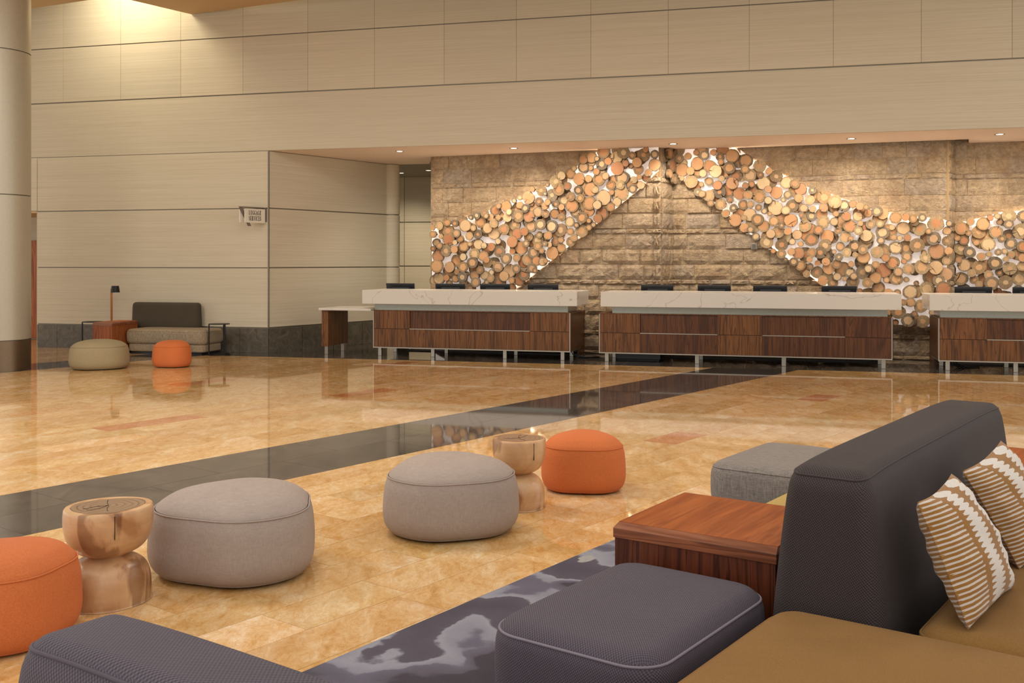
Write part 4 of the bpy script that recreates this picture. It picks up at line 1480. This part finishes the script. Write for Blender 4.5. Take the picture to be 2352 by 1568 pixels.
GL = {
    'L': (.56, [bar(.16, 0, .16, 1, T_), bar(0, .967, .34, .967, S_), bar(0, .033, .54, .033, S_), bar(.51, 0, .51, .28, S_)]),
    'I': (.36, [bar(.18, 0, .18, 1, T_), bar(0, .967, .36, .967, S_), bar(0, .033, .36, .033, S_)]),
    'E': (.56, [bar(.16, 0, .16, 1, T_), bar(0, .967, .52, .967, S_), bar(0, .033, .54, .033, S_), bar(.16, .52, .4, .52, S_), bar(.49, .75, .49, 1, S_),
                bar(.51, 0, .51, .27, S_), bar(.385, .42, .385, .62, S_)]),
    'U': (.64, [bar(.14, .25, .14, 1, T_), bar(.53, .25, .53, 1, S_), arc(.335, .27, .195, .235, 180, 360, .12, S_), bar(0, .967, .3, .967, S_), bar(.42, .967, .64, .967, S_)]),
    'A': (.66, [[(.12, 0, S_), (.33, 1, S_)], [(.52, 0, T_), (.31, 1, T_ * .8)], bar(.2, .33, .45, .33, S_), bar(0, .033, .24, .033, S_), bar(.38, .033, .68, .033, S_)]),
    'V': (.64, [[(.12, 1, T_), (.34, 0, T_ * .7)], [(.54, 1, S_), (.33, 0, S_)], bar(0, .967, .28, .967, S_), bar(.42, .967, .66, .967, S_)]),
    'R': (.66, [bar(.16, 0, .16, 1, T_), bar(0, .967, .3, .967, S_), bar(0, .033, .32, .033, S_), arc(.28, .74, .2, .23, -90, 90, .15, S_), bar(.16, .51, .3, .51, S_), [(.34, .5, .12), (.56, .03, T_)], bar(.5, .033, .68, .033, S_)]),
    'C': (.62, [arc(.33, .5, .25, .47, 50, 310, T_, S_, 20), bar(.525, .7, .525, .98, S_), bar(.5, .12, .5, .24, S_)]),
    'G': (.66, [arc(.33, .5, .25, .47, 50, 312, T_, S_, 20), bar(.52, .7, .52, .98, S_), bar(.53, .08, .53, .45, T_ * .9), bar(.4, .45, .66, .45, S_)]),
    'S': (.54, [[(.47, .72, S_), (.45, .88, S_), (.28, .965, S_), (.12, .86, .13), (.12, .68, T_), (.27, .53, T_), (.41, .37, T_), (.43, .18, .14), (.27, .035, S_), (.09, .12, S_), (.06, .3, S_)],
                bar(.465, .7, .465, .99, S_ * .8), bar(.065, .02, .065, .32, S_ * .8)]),
}
for txt, zb in (('LUGGAGE', 2.367), ('SERVICES', 2.272)):
    mb = MB()
    gap = .07
    tw = sum(GL[c][0] + gap for c in txt) - gap
    kx, ky = .27 / tw, .078
    x0 = 0
    for c in txt:
        for st in GL[c][1]:
            L_, R_ = [], []
            for i, (x, y, w) in enumerate(st):
                p, q = st[max(0, i - 1)], st[min(len(st) - 1, i + 1)]
                d = Vector((q[0] - p[0], q[1] - p[1])).normalized()
                L_.append((x - d.y * w / 2, y + d.x * w / 2))
                R_.append((x + d.y * w / 2, y - d.x * w / 2))
            def ver(t, dy):
                return mb.bm.verts.new((SL / 2 - .012 - .135 + (x0 + t[0]) * kx, -.0065 - dy, zb + t[1] * ky))
            A, B = [ver(t, .0015) for t in L_], [ver(t, .0015) for t in R_]
            C, D = [ver(t, 0) for t in L_], [ver(t, 0) for t in R_]
            for i in range(len(st) - 1):
                for a_, b_ in ((A, B), (C, A), (B, D)):
                    mb.bm.faces.new([a_[i], a_[i + 1], b_[i + 1], b_[i]])
        x0 += GL[c][0] + gap
    mb.build('lettering', M['ink'], sg)

# ------------------------------------------------------------------ left round column
cr = .5
cd = 15.0
ang = math.atan(U(72)) - math.asin(cr / math.hypot(cd, cd * .5))
cc = Vector((math.tan(ang) * cd, cd, 0))
column = structure('column_left', MB().cyl((0, 0), cr - .02, 0, 7.5, 48), M['joint'], smooth='auto', loc=cc)
for z0, z1, mt in ((0, .44, 'columnbase'), (.45, 2.53, 'column'), (2.545, 4.61, 'column'), (4.625, 6.7, 'column')):
    MB().cyl((0, 0), cr, z0, z1, 64).build('shaft_panel', M[mt], column, smooth='auto')

# ------------------------------------------------------------------ seating builders


def spline(pts, n=6):
    out = []
    P_ = [pts[0]] + list(pts) + [pts[-1]]
    for i in range(1, len(P_) - 2):
        for k in range(n):
            t = k / n
            out.append(tuple(.5 * (2 * P_[i][j] + (P_[i + 1][j] - P_[i - 1][j]) * t + (2 * P_[i - 1][j] - 5 * P_[i][j] + 4 * P_[i + 1][j] - P_[i + 2][j]) * t * t
                                   + (3 * P_[i][j] - P_[i - 1][j] - 3 * P_[i + 1][j] + P_[i + 2][j]) * t ** 3) for j in (0, 1)))
    out.append(pts[-1])
    return out


def pouf(label, x, y, r, h, mat, ph, tri=.07, ell=.0):
    root = thing('pouf', label, 'pouf', (x, y, 0), 0, 'upholstered poufs')

    def out(a, k):
        return 1 + tri * math.cos(3 * a + ph) - .012 * math.cos(6 * a + 2 * ph) + ell * math.cos(2 * a + ph * .5)
    prof = spline([(0, .028), (.78, .028), (.89, .05), (.965, .13), (1.0, .26), (.995, .45), (.975, .62), (.945, .72), (.925, .765)], 5)
    top = spline([(.915, .775), (.86, .83), (.72, .91), (.5, .965), (.25, .99), (0, 1.0)], 5)
    sc = lambda q: [(max(0, a) * r, max(b, .028) * h) for a, b in q]
    MB().lathe(sc(prof), 72, out).build('side_cover', M[mat], root, smooth=True)
    MB().lathe(sc([(.90, .745)] + top), 72, out).build('top_cover', M[mat], root, smooth=True)
    s = .93
    pts = [(r * s * out(2 * math.pi * i / 72, 0) * math.cos(2 * math.pi * i / 72), r * s * out(2 * math.pi * i / 72, 0) * math.sin(2 * math.pi * i / 72), .765 * h) for i in range(72)]
    MB().tube(pts, .0045, 6, True).build('seam', M[mat], root, smooth=True)
    for k in range(4):
        a = R(45 + 90 * k)
        MB().cyl((r * .6 * math.cos(a), r * .6 * math.sin(a)), .025, 0, .03, 12).build('foot', M['blackmetal'], root)
    return root


pouf('large beige pouf in front, beside the wooden stool with a dark top', -1.41, 5.29, .42, .435, 'beige', 2.6)
pouf('beige pouf standing before the pale stool and the orange pouf', -.368, 6.08, .397, .435, 'beige', .6, .045)
pouf('orange pouf behind the pale wooden stool', .50, 7.16, .285, .40, 'orange', 1.9)
pouf('orange pouf cut by the left edge of the photo', -2.125, 4.32, .285, .40, 'orange', 3.6)
pouf('taupe pouf near the far wall in front of the small wood table', -6.11, 15.2, .415, .43, 'taupe', .4, .04)
pouf('small orange pouf in front of the far settee', -5.10, 15.45, .285, .40, 'orange', 2.0)


def stool(label, x, y, r, h, seed):
    root = thing('wooden_stool', label, 'stool', (x, y, 0), R(seed * 40), 'carved wooden stools')
    prof_l = spline([(0, .0), (.90, .0), (.955, .02), (.955, .12), (.93, .26), (.84, .37), (.68, .44), (.50, .478), (.44, .492)], 5)
    prof_u = spline([(.44, .492), (.52, .51), (.74, .56), (.90, .65), (.985, .78), (1.0, .9), (.99, .975), (.965, 1.0)], 5)

    def out(a, k):
        return 1 + .03 * math.sin(2 * a + seed) + .02 * math.sin(3 * a + seed * 2)
    sc = lambda q: [(max(0, a) * r, max(0, b) * h) for a, b in q]
    MB().lathe(sc(prof_l), 56, out).build('lower_bowl', M['stool'], root, smooth=True)
    MB().lathe(sc(prof_u) + [(.955 * r, h), (.2 * r, h), (0, h)], 56, out).build('upper_bowl', M['stool'], root, smooth='auto')

    def out2(a, k):
        return 1 + .06 * math.sin(2 * a + seed * 1.7) + .05 * math.sin(3 * a + seed)
    MB().lathe([(0, h - .01), (.79 * r, h - .01), (.79 * r, h + .0015), (0, h + .0015)], 56, out2).build('heartwood_top', M['heart'], root)
    ck = MB()
    rr = random.Random(seed)
    for k in range(4):
        a0 = rr.uniform(0, 6.28)
        pts, q = [], Vector((.01, 0, 0))
        p = Vector((0, 0, h + .0012))
        for i in range(6):
            pts.append(p.copy())
            a0 += rr.uniform(-.5, .5)
            p = p + Vector((math.cos(a0), math.sin(a0), 0)) * r * .12
        ck.tube(pts, .0018, 4)
    ck.build('top_crack', M['crack'], root)
    fc = MB()
    a = R(-60 - seed * 40)
    fo = .99 * out(a, 1)
    fc.box((r * fo * math.cos(a), r * fo * math.sin(a), .86 * h), (.006, .003, .24 * h), a)
    fc.build('side_split', M['crack'], root)
    return root


stool('reddish hourglass stool with dark cracked top, between front poufs', -1.885, 4.79, .197, .44, 1)
stool('pale hourglass stool between the beige and orange poufs', .048, 6.63, .178, .44, 4)

# foreground furniture frame: x to the right, y away along the sofa back
FR = R(-36.4)
FO = Vector((.88, 3.36, 0))
FM = Matrix.Translation(FO) @ rotz(FR)
ZR = .012                                     # rug thickness


def fp(x, y, z=ZR):
    v = FM @ Vector((x, y, 0))
    v.z = z
    return v


rug = MB().bbox(-1.69, 3.2, -2.6, 2.5, 0, ZR, .004).build('area_rug', M['rug'], loc=FO, rz=FR)
tag(rug, 'grey abstract rug with pale and dark patches under the front sofa', 'rug')


def loop(x0, x1, y0, y1, z, r, n=8):
    pts = []
    for cx, cy, a0 in ((x1 - r, y1 - r, 0), (x0 + r, y1 - r, 90), (x0 + r, y0 + r, 180), (x1 - r, y0 + r, 270)):
        for k in range(n + 1):
            a = R(a0 + 90 * k / n)
            pts.append((cx + r * math.cos(a), cy + r * math.sin(a), z))
    # denser straight runs
    out = []
    for i in range(len(pts)):
        a, b = Vector(pts[i]), Vector(pts[(i + 1) % len(pts)])
        m = max(1, int((b - a).length / .06))
        out += [a + (b - a) * k / m for k in range(m)]
    return out


def seat(name, label, cat, loc, rz, sx, sy, mat, h=.43, r=.062, crown=.014, split=.17, basemat=None, plan=.10, group=None):
    root = thing(name, label, cat, loc, rz, group)
    ch = h - split
    rc = min(r, ch / 2 - .005)

    def dome(v):
        ex, ey = 2 * v.x / sx, 2 * v.y / sy
        k = max(0, 1 - ex ** 4) * max(0, 1 - ey ** 4)
        if v.z > ch * .55:
            v.z += crown * k
        # soft belly on the sides
        b = .008 * math.sin(math.pi * min(1, max(0, v.z / ch)))
        v.x += b * ex
        v.y += b * ey
        v.z += split
        return v
    MB().rbox(sx, sy, ch, rc, plan, 7, dome).build('seat_cushion', M[mat], root, smooth=True, uv=True)
    ins = rc - rc * .85 - .004
    z = split + ch - rc * .47
    MB().tube(loop(-sx / 2 + ins, sx / 2 - ins, -sy / 2 + ins, sy / 2 - ins, z, plan - ins), .0048, 6, True).build('piping', M['pipe' if mat == 'purple' else mat], root, smooth=True)

    def low(v):
        v.z += .045
        return v
    MB().rbox(sx - .05, sy - .05, split - .04, .025, plan * .9, 4, low).build('base', M[basemat or mat], root, smooth=True, uv=True)
    MB().bb(-sx / 2 + .08, sx / 2 - .08, -sy / 2 + .08, sy / 2 - .08, 0, .05).build('plinth', M['black'], root)
    return root


def wedge(label, loc, rz, L, W=.378, Ht=.9, mat='charcoal', top=.62):
    root = thing('sofa_divider', label, 'sofa back', loc, rz)
    r = .075

    def taper(v):
        t = v.z / Ht
        f = 1 - (1 - top) * max(0, min(1, (t - .0)))
        lf = 1 - .02 * t
        bul = .012 * math.sin(math.pi * min(1, max(0, t)))
        v = Vector((v.x * f + (bul if v.x > 0 else -bul) * min(1, abs(v.x) / .1), v.y * lf, v.z))
        if t > .9:
            v.z -= .02 * (2 * v.y / L) ** 6
        return v
    MB().rbox(W, L, Ht, r, .085, 7, taper, 14).build('upholstery', M[mat], root, smooth=True, uv=True)
    ins = r - r * .73
    pts = [taper(Vector(p)) for p in loop(-W / 2 + ins, W / 2 - ins, -L / 2 + ins, L / 2 - ins, Ht - r * .32, .085 - ins)]
    MB().tube(pts, .0042, 6, True).build('seam', M[mat], root, smooth=True)
    return root


def wood_table(label, loc, rz, sx, sy, h=.55, side='teakside'):
    root = thing('wood_table', label, 'table', loc, rz, 'walnut block tables')
    MB().bb(-sx / 2 + .006, sx / 2 - .006, -sy / 2 + .006, sy / 2 - .006, .04, h - .055).build('side_panel', M[side], root)
    MB().bb(-sx / 2 + .05, sx / 2 - .05, -sy / 2 + .05, sy / 2 - .05, 0, .04).build('plinth', M['black'], root)
    MB().bbox(-sx / 2, sx / 2, -sy / 2 + .001, sy / 2, h - .055, h - .018, .002).build('edge_band', M['teakedge'], root)
    b = MB()
    c = .038
    lo = [(-sx / 2, -sy / 2), (sx / 2, -sy / 2), (sx / 2, sy / 2), (-sx / 2, sy / 2)]
    hi = [(-sx / 2 + .008, -sy / 2 + c), (sx / 2 - .008, -sy / 2 + c), (sx / 2 - .008, sy / 2 - c * .2), (-sx / 2 + .008, sy / 2 - c * .2)]
    L0 = [b.bm.verts.new((*p, h - .018)) for p in lo]
    H0 = [b.bm.verts.new((*p, h)) for p in hi]
    for i in range(4):
        b.bm.faces.new([L0[i], L0[(i + 1) % 4], H0[(i + 1) % 4], H0[i]])
    b.bm.faces.new(L0[::-1])
    b.build('chamfer_edge', M['teakchamfer'], root)
    MB().bb(hi[0][0], hi[1][0], hi[0][1], hi[2][1], h - .012, h + .001).build('top_board', M['teak'], root)
    return root


wedge('tall dark grey sofa back with patterned pillows leaning on it', fp(.118, 1.13), FR, 2.16, W=.44, top=.60)
wedge('grey sofa back in the bottom left corner before the orange pouf', Vector((-.837, 1.818, ZR)) + Vector((.593, .805, 0)) * .107 + Vector((.805, -.593, 0)) * .95, R(-126.4), 2.16, mat='purple', top=.54)
seat('ottoman', 'dark grey ottoman seat in front of the walnut table', 'ottoman', fp(-.405, -.245), FR, .605, .87, 'purple', plan=.12, h=.438, crown=.018)
seat('sofa_module', 'tan seat cushion nearest the camera at the bottom right', 'seat', fp(.62, -.60), FR, 1.28, 1.27, 'tan', plan=.10, h=.44)
seat('sofa_module', 'tan seat with two patterned pillows right of the dark sofa back', 'seat', fp(.86, 1.13), FR, .93, 2.12, 'tan', plan=.09)
seat('sofa_module', 'mustard seat mostly hidden behind the walnut table', 'seat', fp(-.39, 1.52), FR, .53, 1.15, 'mustard')
seat('ottoman', 'grey tweed ottoman behind the dark sofa back', 'ottoman', fp(-.86, 2.56), FR, .86, .86, 'tweed')
wood_table('walnut block table between grey ottoman and dark sofa back', fp(-.455, .56), FR + R(2.2), .655, .65)
wood_table('walnut block table mostly hidden beyond the dark sofa back', fp(.35, 2.62), FR, .65, .62)


def pillow(label, corners, thick=.095):
    """corners: near-bottom, far-bottom, far-top, near-top in world space"""
    a, b, c, d = [Vector(v) for v in corners]
    nrm = (b - a).cross(d - a).normalized()
    ctr = (a + b + c + d) / 4
    root = thing('throw_pillow', label, 'pillow', ctr, 0, 'ikat throw pillows')
    n = 26
    for side, nm in ((1, 'front_cover'), (-1, 'back_cover')):
        bm = bmesh.new()
        uvl = bm.loops.layers.uv.new('UVMap')
        g = []
        for i in range(n + 1):
            row = []
            for j in range(n + 1):
                u, v = i / n, j / n
                su, sv = 2 * u - 1, 2 * v - 1
                pinch = .075
                uu = .5 + .5 * su * (1 - pinch * (1 - sv * sv))
                vv = .5 + .5 * sv * (1 - pinch * (1 - su * su))
                p = (a * (1 - uu) + b * uu) * (1 - vv) + (d * (1 - uu) + c * uu) * vv
                t = (max(0, 1 - su * su) ** .42) * (max(0, 1 - sv * sv) ** .42)
                wr = .004 * math.sin(9 * u + 14 * v) * t + .006 * math.sin(17 * sv + 3 * su) * t * (abs(su) > .6)
                row.append((bm.verts.new(p - ctr + nrm * side * (thick * t * (1.0 if side > 0 else .8) + wr)), u, v))
            g.append(row)
        for i in range(n):
            for j in range(n):
                q = [g[i][j], g[i + 1][j], g[i + 1][j + 1], g[i][j + 1]]
                f = bm.faces.new([w[0] for w in q])
                for lp, w in zip(f.loops, q):
                    lp[uvl].uv = (w[1], w[2])
        if side < 0:
            bmesh.ops.reverse_faces(bm, faces=list(bm.faces))
        me = bpy.data.meshes.new(nm)
        bm.to_mesh(me)
        bm.free()
        me.polygons.foreach_set('use_smooth', [True] * len(me.polygons))
        me.materials.append(M['ikat'])
        link(nm, me, root)
    return root


pillow('brown and white ikat pillow at the near end of tan seat', (fp(.545, .13, .452), fp(.575, .66, .452), fp(.40, .54, .845), fp(.385, .165, .815)))
pillow('brown and white ikat pillow leaning behind the nearer pillow', (fp(.55, .90, .452), fp(.60, 1.40, .452), fp(.43, 1.20, .87), fp(.39, .74, .82)))

# ------------------------------------------------------------------ far settee group by the cream wall
FW = Matrix.Translation(MAIN.o) @ rotz(MAIN.rz)


def wp(x, y, z=0):
    v = FW @ Vector((x, y, 0))
    v.z = z
    return v


se = seat('settee', 'far settee with brown tweed seat and dark olive back by cream wall', 'settee', wp(-1.56, -.41), MAIN.rz, 1.52, .70, 'tweed2', h=.42, plan=.12)
bk = MB()
bk.rbox(1.34, .2, .46, .06, .07, 5, lambda v: Vector((v.x * (1 - .05 * v.z), v.y * (1 - .3 * v.z) + .25, v.z + .40)))
bk.build('backrest', M['olive'], se, smooth=True, loc=(-.33, 0, 0))
wood_table('small walnut block table at left end of the far settee', wp(-2.52, -.72), MAIN.rz, .38, .72, .55, 'teaklight')


def side_table(label, p, r=.175, h=.53):
    t = thing('side_table', label, 'table', p, 0, 'thin black side tables')
    MB().cyl((0, 0), r, h - .012, h, 40).build('table_top', M['blackmetal'], t, smooth='auto')
    MB().tube([(r * math.cos(2 * math.pi * i / 40), r * math.sin(2 * math.pi * i / 40), .008) for i in range(40)], .008, 6, True).build('base_ring', M['blackmetal'], t, smooth=True)
    for k in range(3):
        a = R(200 + 120 * k)
        MB().bb(-.009, .009, -.009, .009, 0, h - .01).build('leg', M['blackmetal'], t, loc=((r - .008) * math.cos(a), (r - .008) * math.sin(a), 0))
    return t


side_table('thin round black side table left of the small walnut table', wp(-3.09, -.57))
side_table('thin round black side table right of the far settee', wp(-.625, -.55))
lp = thing('floor_lamp', 'slim copper floor lamp with small black shade by far settee', 'lamp', wp(-2.82, -.42))
MB().cyl((0, 0), .11, 0, .02, 32).build('base', M['blackmetal'], lp, smooth='auto')
MB().bb(-.014, .014, -.014, .014, .02, 1.10).build('pole', M['copper'], lp)
MB().bb(-.01, .05, -.008, .008, 1.075, 1.09).build('arm', M['blackmetal'], lp)
MB().lathe([(.078, 1.035), (.062, 1.15), (0, 1.15)], 32, None, (.065, 0, 0)).build('shade', M['blackmetal'], lp, smooth='auto')
MB().lathe([(0, 1.05), (.02, 1.055), (.025, 1.08), (.012, 1.10), (0, 1.10)], 16, None, (.065, 0, 0)).build('bulb', M['lamp'], lp, smooth=True)
spot(wp(-2.76, -.42, 1.04), wp(-2.76, -.42, 0), 3, 110)

for W, px_ in ((ST1, 1358), (ST2, 2092)):  # added spots without fittings, lifting the stone in the desk gaps
    s, z = W.sz(px_, 760)
    spot(W.pt(s, 3.42, 2.2), W.pt(s, .6, 0), 90, 34, 1.0, (1, .9, .74))

# light falling through the gap in the ceiling onto the wall
g = MAIN.sz(390, 60)
area(MAIN.pt(g[0] - .9, 6.9, 1.1), .5, 70, (1, .9, .66), MAIN.pt(g[0] + .1, 5.2, 0), 1.2)
